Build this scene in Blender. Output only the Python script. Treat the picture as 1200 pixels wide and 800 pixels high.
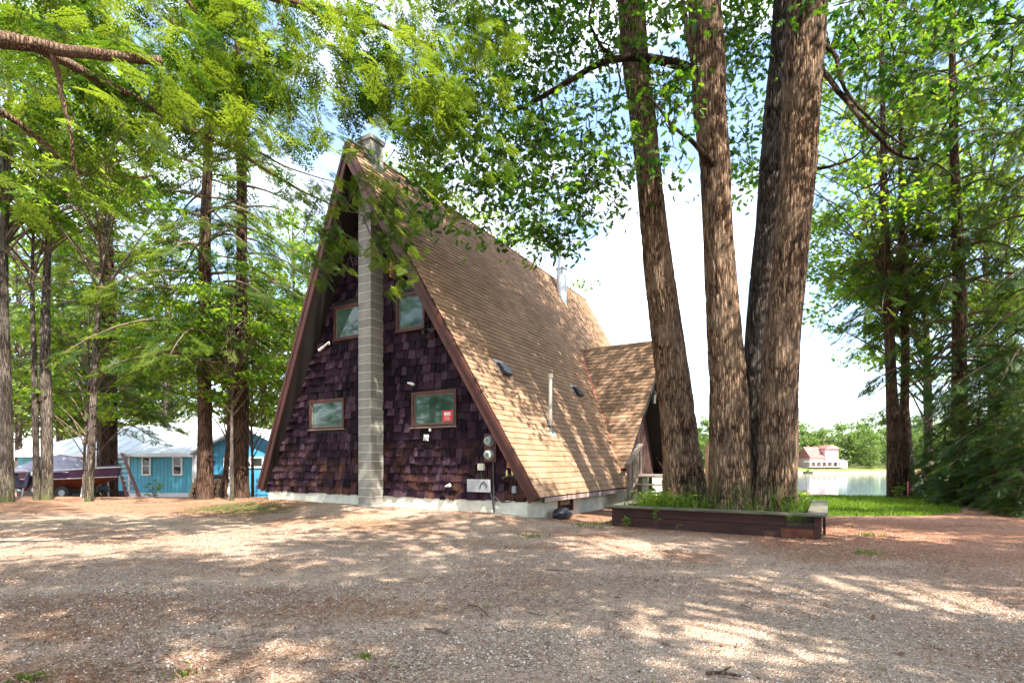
import bpy, bmesh, math, random
import numpy as np
from mathutils import Vector, Matrix, Euler

# ------------------------------------------------------------------ camera, sky, sun, exposure
for o in list(bpy.data.objects): bpy.data.objects.remove(o)
SC = bpy.context.scene
COL = SC.collection
F, YH, CZ = 618.9, 542.2, 1.2           # focal length in photo pixels, horizon row, eye height
cam = bpy.data.cameras.new('camera'); camo = bpy.data.objects.new('camera', cam); COL.objects.link(camo)
cam.sensor_width = 36; cam.lens = F/1200*36; cam.shift_y = (YH-400)/1200
cam.clip_start = .05; cam.clip_end = 3000
camo.location = (0, 0, CZ); camo.rotation_euler = (math.radians(90), 0, 0)
SC.camera = camo

SUN_EL = math.radians(52); SUN_AZ = math.atan2(.62, -.79)     # azimuth of the sun, clockwise from +Y
sun_dir = Vector((math.sin(SUN_AZ)*math.cos(SUN_EL), math.cos(SUN_AZ)*math.cos(SUN_EL), math.sin(SUN_EL)))
W = bpy.data.worlds.new('World'); SC.world = W; W.use_nodes = True
nt = W.node_tree; nt.nodes.clear()
wo = nt.nodes.new('ShaderNodeOutputWorld'); bg = nt.nodes.new('ShaderNodeBackground')
sky = nt.nodes.new('ShaderNodeTexSky'); sky.sky_type = 'NISHITA'; sky.sun_disc = False
sky.sun_elevation = SUN_EL; sky.sun_rotation = SUN_AZ; sky.air_density = 1.0; sky.dust_density = 1.0; sky.ozone_density = 1.0
tc = nt.nodes.new('ShaderNodeTexCoord'); mp = nt.nodes.new('ShaderNodeMapping'); mp.inputs['Scale'].default_value = (1.0, 1.0, 2.6)
nz = nt.nodes.new('ShaderNodeTexNoise'); nz.inputs['Scale'].default_value = 2.3; nz.inputs['Detail'].default_value = 7; nz.inputs['Roughness'].default_value = .55
rp = nt.nodes.new('ShaderNodeValToRGB'); rp.color_ramp.elements[0].position = .47; rp.color_ramp.elements[1].position = .63; rp.color_ramp.elements[0].color = (.02, .02, .02, 1)
mx = nt.nodes.new('ShaderNodeMix'); mx.data_type = 'RGBA'; mx.inputs[7].default_value = (5.6, 5.9, 6.2, 1)
nt.links.new(tc.outputs['Generated'], mp.inputs[0]); nt.links.new(mp.outputs[0], nz.inputs['Vector'])
nt.links.new(nz.outputs['Fac'], rp.inputs[0]); nt.links.new(rp.outputs[0], mx.inputs[0])
nt.links.new(sky.outputs[0], mx.inputs[6]); nt.links.new(mx.outputs[2], bg.inputs[0])
bg.inputs[1].default_value = .15
nt.links.new(bg.outputs[0], wo.inputs[0])
sl = bpy.data.lights.new('sun', 'SUN'); sl.energy = 4.5; sl.angle = math.radians(.55); sl.color = (1, .93, .82)
so = bpy.data.objects.new('sun', sl); COL.objects.link(so)
so.rotation_euler = (-sun_dir).to_track_quat('-Z', 'Y').to_euler()
so.location = (10, -10, 30)
SC.view_settings.view_transform = 'Standard'; SC.view_settings.look = 'None'
SC.view_settings.exposure = 2.0; SC.view_settings.gamma = 1.0
SC.render.engine = 'CYCLES'
cy = SC.cycles
cy.use_denoising = True; cy.max_bounces = 6; cy.diffuse_bounces = 3; cy.glossy_bounces = 3; cy.transmission_bounces = 4; cy.transparent_max_bounces = 8
cy.sample_clamp_indirect = 6; cy.use_light_tree = False; cy.caustics_reflective = False; cy.caustics_refractive = False
try: cy.use_adaptive_sampling = True; cy.adaptive_threshold = .02
except Exception: pass

RNG = np.random.default_rng(7); R = random.Random(11)
def at(px, py, Y): return Vector(((px-600)/F*Y, Y, CZ+(YH-py)/F*Y))

# ------------------------------------------------------------------ numpy noise
def _h(ix, iy, iz, s):
    n = (ix*374761393 + iy*668265263 + iz*2147483647 + s*1274126177) & 0xffffffff
    n = ((n ^ (n >> 13))*1274126177) & 0xffffffff
    n = ((n ^ (n >> 16))*2246822519) & 0xffffffff
    return ((n ^ (n >> 15)) & 0xffff)/65535.0
def vnoise(x, y, z=0.0, s=0):
    x = np.asarray(x, float); y = np.asarray(y, float); z = np.asarray(z, float)+0*x
    ix = np.floor(x).astype(np.int64); iy = np.floor(y).astype(np.int64); iz = np.floor(z).astype(np.int64)
    fx = x-ix; fy = y-iy; fz = z-iz
    fx = fx*fx*(3-2*fx); fy = fy*fy*(3-2*fy); fz = fz*fz*(3-2*fz)
    r = 0
    for a in (0, 1):
        for b in (0, 1):
            for c in (0, 1):
                w = (fx if a else 1-fx)*(fy if b else 1-fy)*(fz if c else 1-fz)
                r = r + w*_h(ix+a, iy+b, iz+c, s)
    return r
def sstep(a, b, x):
    t = np.clip((np.asarray(x, float)-a)/(b-a), 0, 1); return t*t*(3-2*t)

# ------------------------------------------------------------------ the house frame
TH = .538; HP = (-3.229, 12.553)
CT, ST = math.cos(TH), math.sin(TH)
def h2w(u, v): return (HP[0]+u*CT+v*ST, HP[1]-u*ST+v*CT)
def w2h(x, y):
    dx = x-HP[0]; dy = y-HP[1]
    return dx*CT-dy*ST, dx*ST+dy*CT

def lake_edge(x):
    x = np.asarray(x, float)
    return 18.6 + 9*sstep(9.5, 4, x) + 8*sstep(3, -4, x) + 75*sstep(-5, -17, x)
WATER_Z = -1.8
def gz(x, y):
    x = np.asarray(x, float); y = np.asarray(y, float)
    u, v = w2h(x, y)
    z = 0.02*(vnoise(x*.55, y*.55, 0, 3)-.5)*2 + .012*(vnoise(x*2.1, y*2.1, 0, 4)-.5)
    m = np.exp(-((v+.1)/1.3)**2)*sstep(5.0, 2.6, np.abs(u-.0))*sstep(3.3, -.5, v)
    z = z + .20*m
    z = z + .10*np.exp(-((v+.3)/1.0)**2)*np.exp(-((u+4.2)/1.2)**2) + .09*np.exp(-((v+.3)/1.0)**2)*np.exp(-((u-4.0)/.9)**2)
    # the lot falls away gently to the left behind the first trees
    z = z - .62*sstep(17.5, 26, y)*sstep(-3, -9, x) + .06*sstep(12, 17, y)*sstep(-3, -9, x)*sstep(21, 17, y)
    d = y-lake_edge(x)
    z = z - 3.0*sstep(0, 7, d)
    far = sstep(0, 1, (y-158)/1.0)
    z = np.where(y > 120, -4.8+3.1*sstep(150, 159, y)+1.5*sstep(158.5, 165, y)+np.clip(y-165, 0, 60)*.04, z)
    return z
def gz1(x, y): return float(gz(np.array([x]), np.array([y]))[0])

# ------------------------------------------------------------------ object helpers
def link(o, parent=None):
    COL.objects.link(o)
    if parent is not None: o.parent = parent
    return o
def props(o, label=None, cat=None, group=None, kind=None):
    if label: o['label'] = label
    if cat: o['category'] = cat
    if group: o['group'] = group
    if kind: o['kind'] = kind
    return o
def empty(name, loc=(0, 0, 0), rz=0, label=None, cat=None, group=None):
    o = bpy.data.objects.new(name, None); o.empty_display_size = .2
    link(o); o.location = loc; o.rotation_euler = (0, 0, rz)
    return props(o, label, cat, group)
def npmesh(name, V, Q=None, T=None, smooth=False, attrs=None):
    me = bpy.data.meshes.new(name)
    V = np.ascontiguousarray(V, np.float32)
    loops, starts = [], []
    n = 0
    if Q is not None and len(Q):
        Q = np.asarray(Q, np.int32); loops.append(Q.ravel()); starts.append(np.arange(len(Q))*4); n = len(Q)*4
    if T is not None and len(T):
        T = np.asarray(T, np.int32); loops.append(T.ravel()); starts.append(n+np.arange(len(T))*3)
    L = np.concatenate(loops); S = np.concatenate(starts)
    me.vertices.add(len(V)); me.vertices.foreach_set('co', V.ravel())
    me.loops.add(len(L)); me.loops.foreach_set('vertex_index', L)
    me.polygons.add(len(S)); me.polygons.foreach_set('loop_start', S.astype(np.int32))
    me.polygons.foreach_set('use_smooth', np.full(len(S), bool(smooth)))
    for k, a in (attrs or {}).items():
        at_ = me.attributes.new(k, 'FLOAT', 'POINT'); at_.data.foreach_set('value', np.ascontiguousarray(a, np.float32))
    me.update(calc_edges=True)
    return me
def mobj(name, me, mat=None, parent=None):
    o = bpy.data.objects.new(name, me)
    if mat is not None and not me.materials: me.materials.append(mat)
    return link(o, parent)

class MB:
    def __init__(s): s.v = []; s.f = []
    def add(s, vs, fs):
        b = len(s.v); s.v += [tuple(q) for q in vs]; s.f += [tuple(i+b for i in q) for q in fs]; return s
    def box(s, x0, x1, y0, y1, z0, z1):
        return s.add([(x0,y0,z0),(x1,y0,z0),(x1,y1,z0),(x0,y1,z0),(x0,y0,z1),(x1,y0,z1),(x1,y1,z1),(x0,y1,z1)],
                     [(0,3,2,1),(4,5,6,7),(0,1,5,4),(1,2,6,5),(2,3,7,6),(3,0,4,7)])
    def obox(s, p0, p1, w, h, up=(0,0,1)):      # a bar from p0 to p1, w wide, h high
        p0 = Vector(p0); p1 = Vector(p1); d = (p1-p0).normalized(); up = Vector(up)
        sd = d.cross(up).normalized(); u2 = sd.cross(d).normalized()
        q = []
        for p in (p0, p1):
            for a, b in ((-1,-1),(1,-1),(1,1),(-1,1)): q.append(p+sd*a*w/2+u2*b*h/2)
        return s.add(q, [(0,1,2,3),(7,6,5,4),(0,4,5,1),(1,5,6,2),(2,6,7,3),(3,7,4,0)])
    def tube(s, pts, rad, n=8, cap=True):
        pts = [Vector(p) for p in pts]; b = len(s.v); prev = None
        for i, p in enumerate(pts):
            t = (pts[min(i+1, len(pts)-1)]-pts[max(i-1, 0)]).normalized()
            if prev is None:
                a = t.orthogonal().normalized()
            else:
                a = (prev-t*prev.dot(t)).normalized()
            prev = a; c = t.cross(a); r = rad[i] if hasattr(rad, '__len__') else rad
            for k in range(n):
                w = 2*math.pi*k/n; s.v.append(tuple(p+(a*math.cos(w)+c*math.sin(w))*r))
        for i in range(len(pts)-1):
            for k in range(n):
                s.f.append((b+i*n+k, b+i*n+(k+1)%n, b+(i+1)*n+(k+1)%n, b+(i+1)*n+k))
        if cap:
            s.f.append(tuple(b+k for k in range(n))[::-1]); s.f.append(tuple(b+(len(pts)-1)*n+k for k in range(n)))
        return s
    def prism(s, poly, d):           # poly: list of 3-D points, d: extrusion vector
        d = Vector(d); n = len(poly); A = [Vector(p) for p in poly]; B = [p+d for p in A]
        return s.add(A+B, [tuple(range(n))[::-1], tuple(range(n, 2*n))]+[(i, (i+1)%n, n+(i+1)%n, n+i) for i in range(n)])
    def mesh(s, name, bevel=0, smooth=False):
        me = bpy.data.meshes.new(name); me.from_pydata(s.v, [], s.f)
        bm = bmesh.new(); bm.from_mesh(me); bmesh.ops.recalc_face_normals(bm, faces=bm.faces[:])
        if bevel: bmesh.ops.bevel(bm, geom=bm.edges[:], offset=bevel, segments=1, affect='EDGES', clamp_overlap=True)
        bm.to_mesh(me); bm.free()
        if smooth: me.polygons.foreach_set('use_smooth', np.ones(len(me.polygons), bool))
        return me
    def build(s, name, mat, parent=None, bevel=0, smooth=False):
        return mobj(name, s.mesh(name, bevel, smooth), mat, parent)

# ------------------------------------------------------------------ materials
MATS = {}
def nodemat(name):
    m = bpy.data.materials.new(name); m.use_nodes = True; nt = m.node_tree
    b = nt.nodes['Principled BSDF']; MATS[name] = m
    return m, nt, b
def N(nt, t, **kw):
    n = nt.nodes.new(t)
    for k, v in kw.items(): setattr(n, k, v)
    return n
def ramp(nt, src, stops):
    r = N(nt, 'ShaderNodeValToRGB'); e = r.color_ramp.elements
    while len(e) < len(stops): e.new(.5)
    for q, (p, c) in zip(e, stops): q.position = p; q.color = (*c, 1) if len(c) == 3 else c
    nt.links.new(src, r.inputs[0]); return r.outputs[0]
def noise(nt, scale, detail=5, rough=.55, vec=None, stretch=None, coord='Object'):
    n = N(nt, 'ShaderNodeTexNoise'); n.inputs['Scale'].default_value = scale; n.inputs['Detail'].default_value = detail; n.inputs['Roughness'].default_value = rough
    if vec is None:
        t = N(nt, 'ShaderNodeTexCoord'); vec = t.outputs[coord]
    if stretch:
        m = N(nt, 'ShaderNodeMapping'); m.inputs['Scale'].default_value = stretch; nt.links.new(vec, m.inputs[0]); vec = m.outputs[0]
    nt.links.new(vec, n.inputs['Vector']); return n.outputs['Fac']
def mixc(nt, fac, a, b, mode='MIX'):
    m = N(nt, 'ShaderNodeMix', data_type='RGBA', blend_type=mode)
    for s, v in ((0, fac), (6, a), (7, b)):
        if hasattr(v, 'is_output'): nt.links.new(v, m.inputs[s])
        elif s == 0: m.inputs[0].default_value = v
        else: m.inputs[s].default_value = (*v, 1)
    return m.outputs[2]
def bump(nt, b, h, strength=.5, dist=.02):
    n = N(nt, 'ShaderNodeBump'); n.inputs['Strength'].default_value = strength; n.inputs['Distance'].default_value = dist
    nt.links.new(h, n.inputs['Height']); nt.links.new(n.outputs[0], b.inputs['Normal']); return n
def simple(name, c, rough=.7, var=.25, scale=6, metal=0, bumps=0, stretch=None, c2=None, coord='Object', rnd=0):
    m, nt, b = nodemat(name)
    f = noise(nt, scale, 6, .6, stretch=stretch, coord=coord)
    lo = tuple(x*(1-var) for x in c); hi = c2 or tuple(min(1, x*(1+var)) for x in c)
    col = ramp(nt, f, [(.3, lo), (.7, hi)])
    if rnd:
        oi = N(nt, 'ShaderNodeObjectInfo'); mr = N(nt, 'ShaderNodeMapRange'); mr.inputs[3].default_value = 1-rnd; mr.inputs[4].default_value = 1+rnd
        nt.links.new(oi.outputs['Random'], mr.inputs[0])
        cc = N(nt, 'ShaderNodeCombineColor'); [nt.links.new(mr.outputs[0], cc.inputs[i]) for i in range(3)]
        col = mixc(nt, 1.0, col, cc.outputs[0], 'MULTIPLY')
    nt.links.new(col, b.inputs['Base Color']); b.inputs['Roughness'].default_value = rough; b.inputs['Metallic'].default_value = metal
    if bumps: bump(nt, b, f, bumps, .01)
    return m
def attr(nt, name):
    a = N(nt, 'ShaderNodeAttribute'); a.attribute_name = name; return a.outputs['Fac']
def leafmat(name, lo, hi, tlo, thi, gloss=.25, tr=.5, nscale=.6):
    m, nt, b = nodemat(name)
    t = attr(nt, 'tint'); n = noise(nt, nscale, 2, .5)
    mm = N(nt, 'ShaderNodeMath', operation='MULTIPLY_ADD'); nt.links.new(n, mm.inputs[0]); mm.inputs[1].default_value = .9
    m2 = N(nt, 'ShaderNodeMath', operation='MULTIPLY_ADD'); nt.links.new(t, m2.inputs[0]); m2.inputs[1].default_value = 1.0; m2.inputs[2].default_value = -.5
    nt.links.new(m2.outputs[0], mm.inputs[2])
    c = ramp(nt, mm.outputs[0], [(.15, lo), (.75, hi)]); ct = ramp(nt, mm.outputs[0], [(.15, tlo), (.75, thi)])
    nt.links.new(c, b.inputs['Base Color']); b.inputs['Roughness'].default_value = .45; b.inputs['Specular IOR Level'].default_value = gloss
    tb = N(nt, 'ShaderNodeBsdfTranslucent'); nt.links.new(ct, tb.inputs[0])
    ms = N(nt, 'ShaderNodeMixShader'); ms.inputs[0].default_value = tr
    nt.links.new(b.outputs[0], ms.inputs[1]); nt.links.new(tb.outputs[0], ms.inputs[2])
    nt.links.new(ms.outputs[0], nt.nodes['Material Output'].inputs[0]); return m

oak_leaf = leafmat('oak_leaf', (.014, .042, .007), (.055, .115, .014), (.035, .13, .007), (.22, .40, .02), .3, .48)
maple_leaf = leafmat('maple_leaf', (.034, .088, .009), (.11, .185, .017), (.13, .30, .012), (.42, .55, .035), .25, .55)
hem_leaf = leafmat('hemlock_needles', (.020, .048, .009), (.080, .122, .017), (.065, .15, .010), (.33, .43, .028), .2, .46)
hem_near = leafmat('hemlock_needles_near', (.018, .043, .008), (.080, .122, .015), (.062, .14, .008), (.31, .41, .026), .2, .47)
hem_dark = leafmat('hemlock_needles_dark', (0.0178, 0.0459, 0.0148), (0.0518, 0.0925, 0.0222), (0.0592, 0.1332, 0.0148), (0.2072, 0.2960, 0.0296), .2, .42)
far_leaf = leafmat('far_leaf', (0.0680, 0.1190, 0.0298), (0.1530, 0.2125, 0.0510), (0.1530, 0.2720, 0.0425), (0.3400, 0.4420, 0.0850), .1, .42, .15)  # pale and bright: the distance haze is put into the leaf colour
weed_leaf = leafmat('weed_leaf', (0.0444, 0.0962, 0.0111), (0.1036, 0.1628, 0.0222), (0.1628, 0.2960, 0.0148), (0.3330, 0.4292, 0.0370), .2, .45, 2)
lawn_leaf = leafmat('lawn_blade', (0.0518, 0.1110, 0.0089), (0.1110, 0.1850, 0.0148), (0.1850, 0.3108, 0.0111), (0.3330, 0.4440, 0.0296), .2, .4, .8)

def barkmat(name, lo, hi, moss=None, sc=1.0, dep=0.0):
    m, nt, b = nodemat(name)
    t = N(nt, 'ShaderNodeTexCoord')
    mp = N(nt, 'ShaderNodeMapping'); mp.inputs['Scale'].default_value = (9*sc, 9*sc, 1.05*sc); nt.links.new(t.outputs['Object'], mp.inputs[0])
    n0 = N(nt, 'ShaderNodeTexNoise'); n0.inputs['Scale'].default_value = 1.3; n0.inputs['Detail'].default_value = 3; nt.links.new(mp.outputs[0], n0.inputs['Vector'])
    va = N(nt, 'ShaderNodeVectorMath', operation='ADD'); nt.links.new(mp.outputs[0], va.inputs[0]); nt.links.new(n0.outputs['Color'], va.inputs[1])
    vo = N(nt, 'ShaderNodeTexVoronoi', feature='DISTANCE_TO_EDGE'); vo.inputs['Scale'].default_value = 1.4; nt.links.new(va.outputs[0], vo.inputs['Vector'])
    nf = noise(nt, 30*sc, 6, .65, stretch=(1, 1, .3)); 
    h = N(nt, 'ShaderNodeMath', operation='MULTIPLY_ADD'); nt.links.new(vo.outputs['Distance'], h.inputs[0]); h.inputs[1].default_value = 1.6; nt.links.new(nf, h.inputs[2])
    col = ramp(nt, h.outputs[0], [(.46, tuple(x*.30 for x in lo)), (.66, lo), (1.02, hi)])
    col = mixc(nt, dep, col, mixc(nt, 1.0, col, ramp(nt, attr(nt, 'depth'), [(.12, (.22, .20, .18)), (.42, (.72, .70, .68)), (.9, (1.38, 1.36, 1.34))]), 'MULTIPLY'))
    big = noise(nt, 1.6, 4, .6)
    col = mixc(nt, ramp(nt, big, [(.45, (0, 0, 0)), (.7, (.55, .55, .55))]), col, (hi[0]*1.05, hi[1]*1.1, hi[2]*1.15))
    if moss:
        sp = N(nt, 'ShaderNodeSeparateXYZ'); nt.links.new(t.outputs['Object'], sp.inputs[0])
        mr = N(nt, 'ShaderNodeMapRange'); mr.inputs[1].default_value = .9; mr.inputs[2].default_value = .1; nt.links.new(sp.outputs[2], mr.inputs[0])
        mm = N(nt, 'ShaderNodeMath', operation='MULTIPLY'); nt.links.new(mr.outputs[0], mm.inputs[0]); nt.links.new(ramp(nt, noise(nt, 3.5, 4), [(.42, (0, 0, 0)), (.62, (.8, .8, .8))]), mm.inputs[1])
        col = mixc(nt, mm.outputs[0], col, moss)
    nt.links.new(col, b.inputs['Base Color']); b.inputs['Roughness'].default_value = .92; b.inputs['Specular IOR Level'].default_value = .15
    bump(nt, b, h.outputs[0], .9, .03); return m
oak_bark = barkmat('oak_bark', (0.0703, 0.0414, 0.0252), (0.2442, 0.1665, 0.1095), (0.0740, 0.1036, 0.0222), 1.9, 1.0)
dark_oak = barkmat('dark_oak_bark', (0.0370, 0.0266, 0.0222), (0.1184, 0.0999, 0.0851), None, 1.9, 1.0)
hem_bark = barkmat('hemlock_bark', (0.0444, 0.0237, 0.0163), (0.1406, 0.0851, 0.0592), sc=1.6)
pale_bark = barkmat('pale_bark', (.060, .046, .037), (.19, .155, .128), (.09, .11, .03), sc=1.8)
limb_bark = barkmat('limb_bark', (0.0962, 0.0555, 0.0333), (0.2812, 0.1924, 0.1332), sc=3.0)
twig_mat = simple('twig_bark', (.11, .075, .05), .9, .4, 20)

# ------------------------------------------------------------------ leaf and spray templates
def frames(d, up):
    d = d/np.linalg.norm(d, axis=1, keepdims=True)
    s = np.cross(up, d); s /= np.maximum(np.linalg.norm(s, axis=1, keepdims=True), 1e-6)
    n = np.cross(d, s)
    return np.stack([d, s, n], axis=2)          # columns: along, across, normal
def scatter(tv, tq, pos, rot, sc, tint):
    n = len(pos); k = len(tv)
    V = np.einsum('nij,kj->nki', rot, tv)*np.asarray(sc).reshape(-1, 1, 1)+pos[:, None, :]
    Q = (np.asarray(tq)[None]+(np.arange(n)*k)[:, None, None]).reshape(-1, 4)
    return V.reshape(-1, 3), Q, np.repeat(tint, k)
def strip_leaf(xs, ws, fold=.12, curl=-.12):
    v = []
    for x, w in zip(xs, ws): v += [(x, -w, abs(w)*fold+curl*x*x), (x, w, abs(w)*fold+curl*x*x)]
    q = [(2*i, 2*i+2, 2*i+3, 2*i+1) for i in range(len(xs)-1)]
    return np.array(v), np.array(q)
OAK_T = strip_leaf([0, .12, .28, .42, .55, .70, .82, 1], [.012, .07, .25, .10, .33, .12, .22, .02])
MAPLE_T = strip_leaf([0, .10, .16, .34, .46, .62, 1], [.012, .10, .42, .22, .46, .16, .01], .15, -.15)
LEAF_T = strip_leaf([0, .4, 1], [.02, .3, .02])
OAK2_T = strip_leaf([0, .30, .5, .75, 1], [.02, .3, .16, .28, .03])
def spray_t(nt_, sub, seed, wide=.036):
    r = random.Random(seed); v = []; q = []
    def lance(x, y, z, ang, ln, w, dz):
        dx, dy = math.cos(ang), math.sin(ang); b = len(v)
        mx_, my_ = x+dx*ln*.45, y+dy*ln*.45
        v.extend([(x, y, z), (mx_+dy*w, my_-dx*w, z+dz*.45), (x+dx*ln, y+dy*ln, z+dz), (mx_-dy*w, my_+dx*w, z+dz*.45)]); q.append((b, b+1, b+2, b+3))
    lance(0, 0, 0, 0, 1.0, .012, -.14)
    for i in range(nt_):
        t = .10+.88*i/nt_
        for sd in (-1, 1):
            ln = (.44*(1-t)**.75+.07)*r.uniform(.8, 1.2); ang = sd*math.radians(r.uniform(42, 62)); x = t+r.uniform(-.02, .02); z0 = -.14*t*t; dz = -ln*r.uniform(.1, .35)
            lance(x, 0, z0, ang, ln, wide if not sub else wide*.55, dz)
            for k in range(sub):
                s = (k+.7)/(sub+.6)
                for s2 in (-1, 1):
                    lance(x+math.cos(ang)*ln*s, math.sin(ang)*ln*s, z0+dz*s, ang+s2*math.radians(r.uniform(36, 55)), max(.05, ln*.40*(1-s*.6))*r.uniform(.8, 1.2), wide*.62, -.012)
    return np.array(v), np.array(q)
SPRAYT = spray_t(11, 5, 5, .024); SPRAY0 = spray_t(9, 3, 1, .034); SPRAY1 = spray_t(8, 1, 2, .046); SPRAY2 = spray_t(7, 0, 3, .05)

def leaf_batch(T, P, size, rng, down=.35, upw=.8, dirs=None):
    n = len(P)
    d = rng.normal(size=(n, 3)); d[:, 2] = d[:, 2]*.45-down
    if dirs is not None: d = d*.55+dirs
    up = rng.normal(size=(n, 3))*.55; up[:, 2] += upw
    return scatter(T[0], T[1], P, frames(d, up), size*rng.uniform(.65, 1.25, n), rng.uniform(0, 1, n))
def joinb(bs):
    Vs, Qs, Ts, o = [], [], [], 0
    for V, Q, t in bs: Vs.append(V); Qs.append(Q+o); Ts.append(t); o += len(V)
    return np.concatenate(Vs), np.concatenate(Qs), np.concatenate(Ts)
def crown_mesh(name, batches, mat):
    V, Q, t = joinb(batches); me = npmesh(name, V, Q, attrs={'tint': t}); me.materials.append(mat); return me

def bez(p0, p1, p2, n):
    p0, p1, p2 = Vector(p0), Vector(p1), Vector(p2)
    return [(p0*(1-t)**2+p1*2*t*(1-t)+p2*t*t) for t in [i/(n-1) for i in range(n)]]

# hemlock crown: whorls of drooping boughs carrying flat sprays; returns (needles mesh, boughs mesh)
def hemlock_crown(name, seed, H, z0, RM, nb, per, T, mat, slen=.62, fill=1.0, dens_top=1.0):
    rng = np.random.default_rng(seed); r = random.Random(seed); wood = MB(); P, D, S = [], [], []
    for i in range(nb):
        t = (i+r.random())/nb; z = z0+(H-z0)*t**1.05
        ln = RM*(1-t)**.65*r.uniform(.55, 1.1)*(.55+.45*min(1, (t+.12)/.25))+.35
        a = i*2.399+r.uniform(-.5, .5); dx, dy = math.cos(a), math.sin(a)
        rise = r.uniform(.05, .28)*ln*(.3+t); drop = ln*r.uniform(.18, .42)
        p0 = Vector((0, 0, z)); p1 = Vector((dx*ln*.5, dy*ln*.5, z+rise)); p2 = Vector((dx*ln, dy*ln, z+rise*.4-drop))
        pts = bez(p0, p1, p2, 7); wood.tube(pts, [max(.006, .012+.012*ln)*(1-.85*k/6) for k in range(7)], 5, cap=False)
        m = int(per*ln/RM*fill)+3
        for k in range(m):
            s = r.uniform(.22, 1)**.8; j = min(5, int(s*6)); f = s*6-j; p = pts[j].lerp(pts[j+1], f)
            side = r.choice((-1, 1)); w = ln*.30*(1-s*.55)*r.random()
            p = p+Vector((-dy*side*w+r.gauss(0, .05), dx*side*w+r.gauss(0, .05), -w*.25+r.gauss(0, .05)))
            an = a+side*math.radians(r.uniform(5, 60)); P.append(p); D.append((math.cos(an), math.sin(an), r.uniform(-.65, -.08))); S.append(slen*r.uniform(.6, 1.2)*(1-.4*t))
    P = np.array(P); D = np.array(D); S = np.array(S); up = rng.normal(size=(len(P), 3))*.28; up[:, 2] += 1
    return crown_mesh(name, [scatter(T[0], T[1], P, frames(D, up), S, rng.uniform(0, 1, len(P)))], mat), wood.mesh(name+'_boughs', smooth=True)

# broadleaf crown: clumps hung on limbs
def broad_crown(name, seed, z0, H, RX, nclump, per, T, size, mat, cr=1.0, flat=.55, cx=0, shell=.55):
    rng = np.random.default_rng(seed); r = random.Random(seed); wood = MB(); bs = []; P = []
    zc = (z0+H)/2; hz = (H-z0)/2
    for i in range(nclump):
        while True:
            q = Vector((r.uniform(-1, 1), r.uniform(-1, 1), r.uniform(-1, 1)))
            if shell < q.length < 1 or (q.length < 1 and r.random() < .25): break
        c = Vector((q.x*RX+cx, q.y*RX, zc+q.z*hz)); rad = cr*r.uniform(.6, 1.25)
        zb = max(z0*.55, c.z-RX*.55*(q.xy.length)-r.uniform(.3, 1.2))
        pts = bez((0, 0, zb), (c.x*.45, c.y*.45, (zb+c.z)/2+.3), c, 6); wood.tube(pts, [(.014+.010*RX)*(1-.85*k/5)*.6+.004 for k in range(6)], 4, cap=False)
        m = int(per*r.uniform(.6, 1.4)); g = rng.normal(size=(m, 3)); g /= np.linalg.norm(g, axis=1, keepdims=True)
        g *= rng.uniform(.15, 1, (m, 1))**.6*rad; g[:, 2] *= flat; P.append(g+np.array(c))
        for k in range(4):
            e = c+Vector(rng.normal(size=3))*rad*.5; wood.tube([c, (c+e)/2+Vector((0, 0, .05)), e], [.008, .006, .003], 3, cap=False)
    P = np.concatenate(P)
    return crown_mesh(name, [leaf_batch(T, P, size, rng)], mat), wood.mesh(name+'_limbs', smooth=True)

# trunk mesh with real furrows
def trunk_mesh(name, pts, rad, na=24, nh=60, furrow=0.0, fs=8, flare=0, seed=0):
    pts = np.array([tuple(p) for p in pts]); rad = np.array(rad, float)
    L = np.concatenate([[0], np.cumsum(np.linalg.norm(np.diff(pts, axis=0), axis=1))]); t = np.linspace(0, L[-1], nh)
    # smooth interpolation
    c = np.stack([np.interp(t, L, pts[:, i]) for i in range(3)], 1); rr = np.interp(t, L, rad)
    ker = np.ones(5)/5
    if nh > 20:
        for _ in range(2):
            for i in range(3): c[2:-2, i] = np.convolve(c[:, i], ker, 'valid')
            rr[2:-2] = np.convolve(rr, ker, 'valid')
    a = np.linspace(0, 2*np.pi, na, endpoint=False); A, TT = np.meshgrid(a, t)
    RR = rr[:, None]*np.ones_like(A)
    if flare: RR = RR*(1+flare*np.exp(-TT/.38)*(1+.55*np.sin(A*4+seed)+.35*np.sin(A*7+seed*2)))
    RR = RR*(1+.05*np.sin(A*2+TT*.8+seed)+.03*np.sin(A*3-TT*1.3+seed*3))
    if furrow:
        x = np.cos(A)*rr[:, None]*fs; y = np.sin(A)*rr[:, None]*fs; z = TT*fs*.19
        wob = vnoise(x*.7, y*.7, z*1.5, seed)*1.3
        n1 = np.abs(vnoise(x+wob, y+wob, z+wob*.4, seed+1)*2-1); n2 = vnoise(x*2.3, y*2.3, z*2.6, seed+2)
        RR = RR+furrow*(np.minimum(n1*3.2, 1)-.6)+furrow*.35*(n2-.5)
    V = np.stack([c[:, 0, None]+RR*np.cos(A), c[:, 1, None]+RR*np.sin(A), c[:, 2, None]+0*A], 2).reshape(-1, 3)
    i, k = np.meshgrid(np.arange(nh-1), np.arange(na), indexing='ij'); k2 = (k+1) % na
    Q = np.stack([i*na+k, i*na+k2, (i+1)*na+k2, (i+1)*na+k], 2).reshape(-1, 4)
    return npmesh(name, V, Q, smooth=True, attrs={'depth': (np.clip(n1*3.2, 0, 1)*.75+n2*.25).ravel() if furrow else np.full(len(V), .6)})
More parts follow.
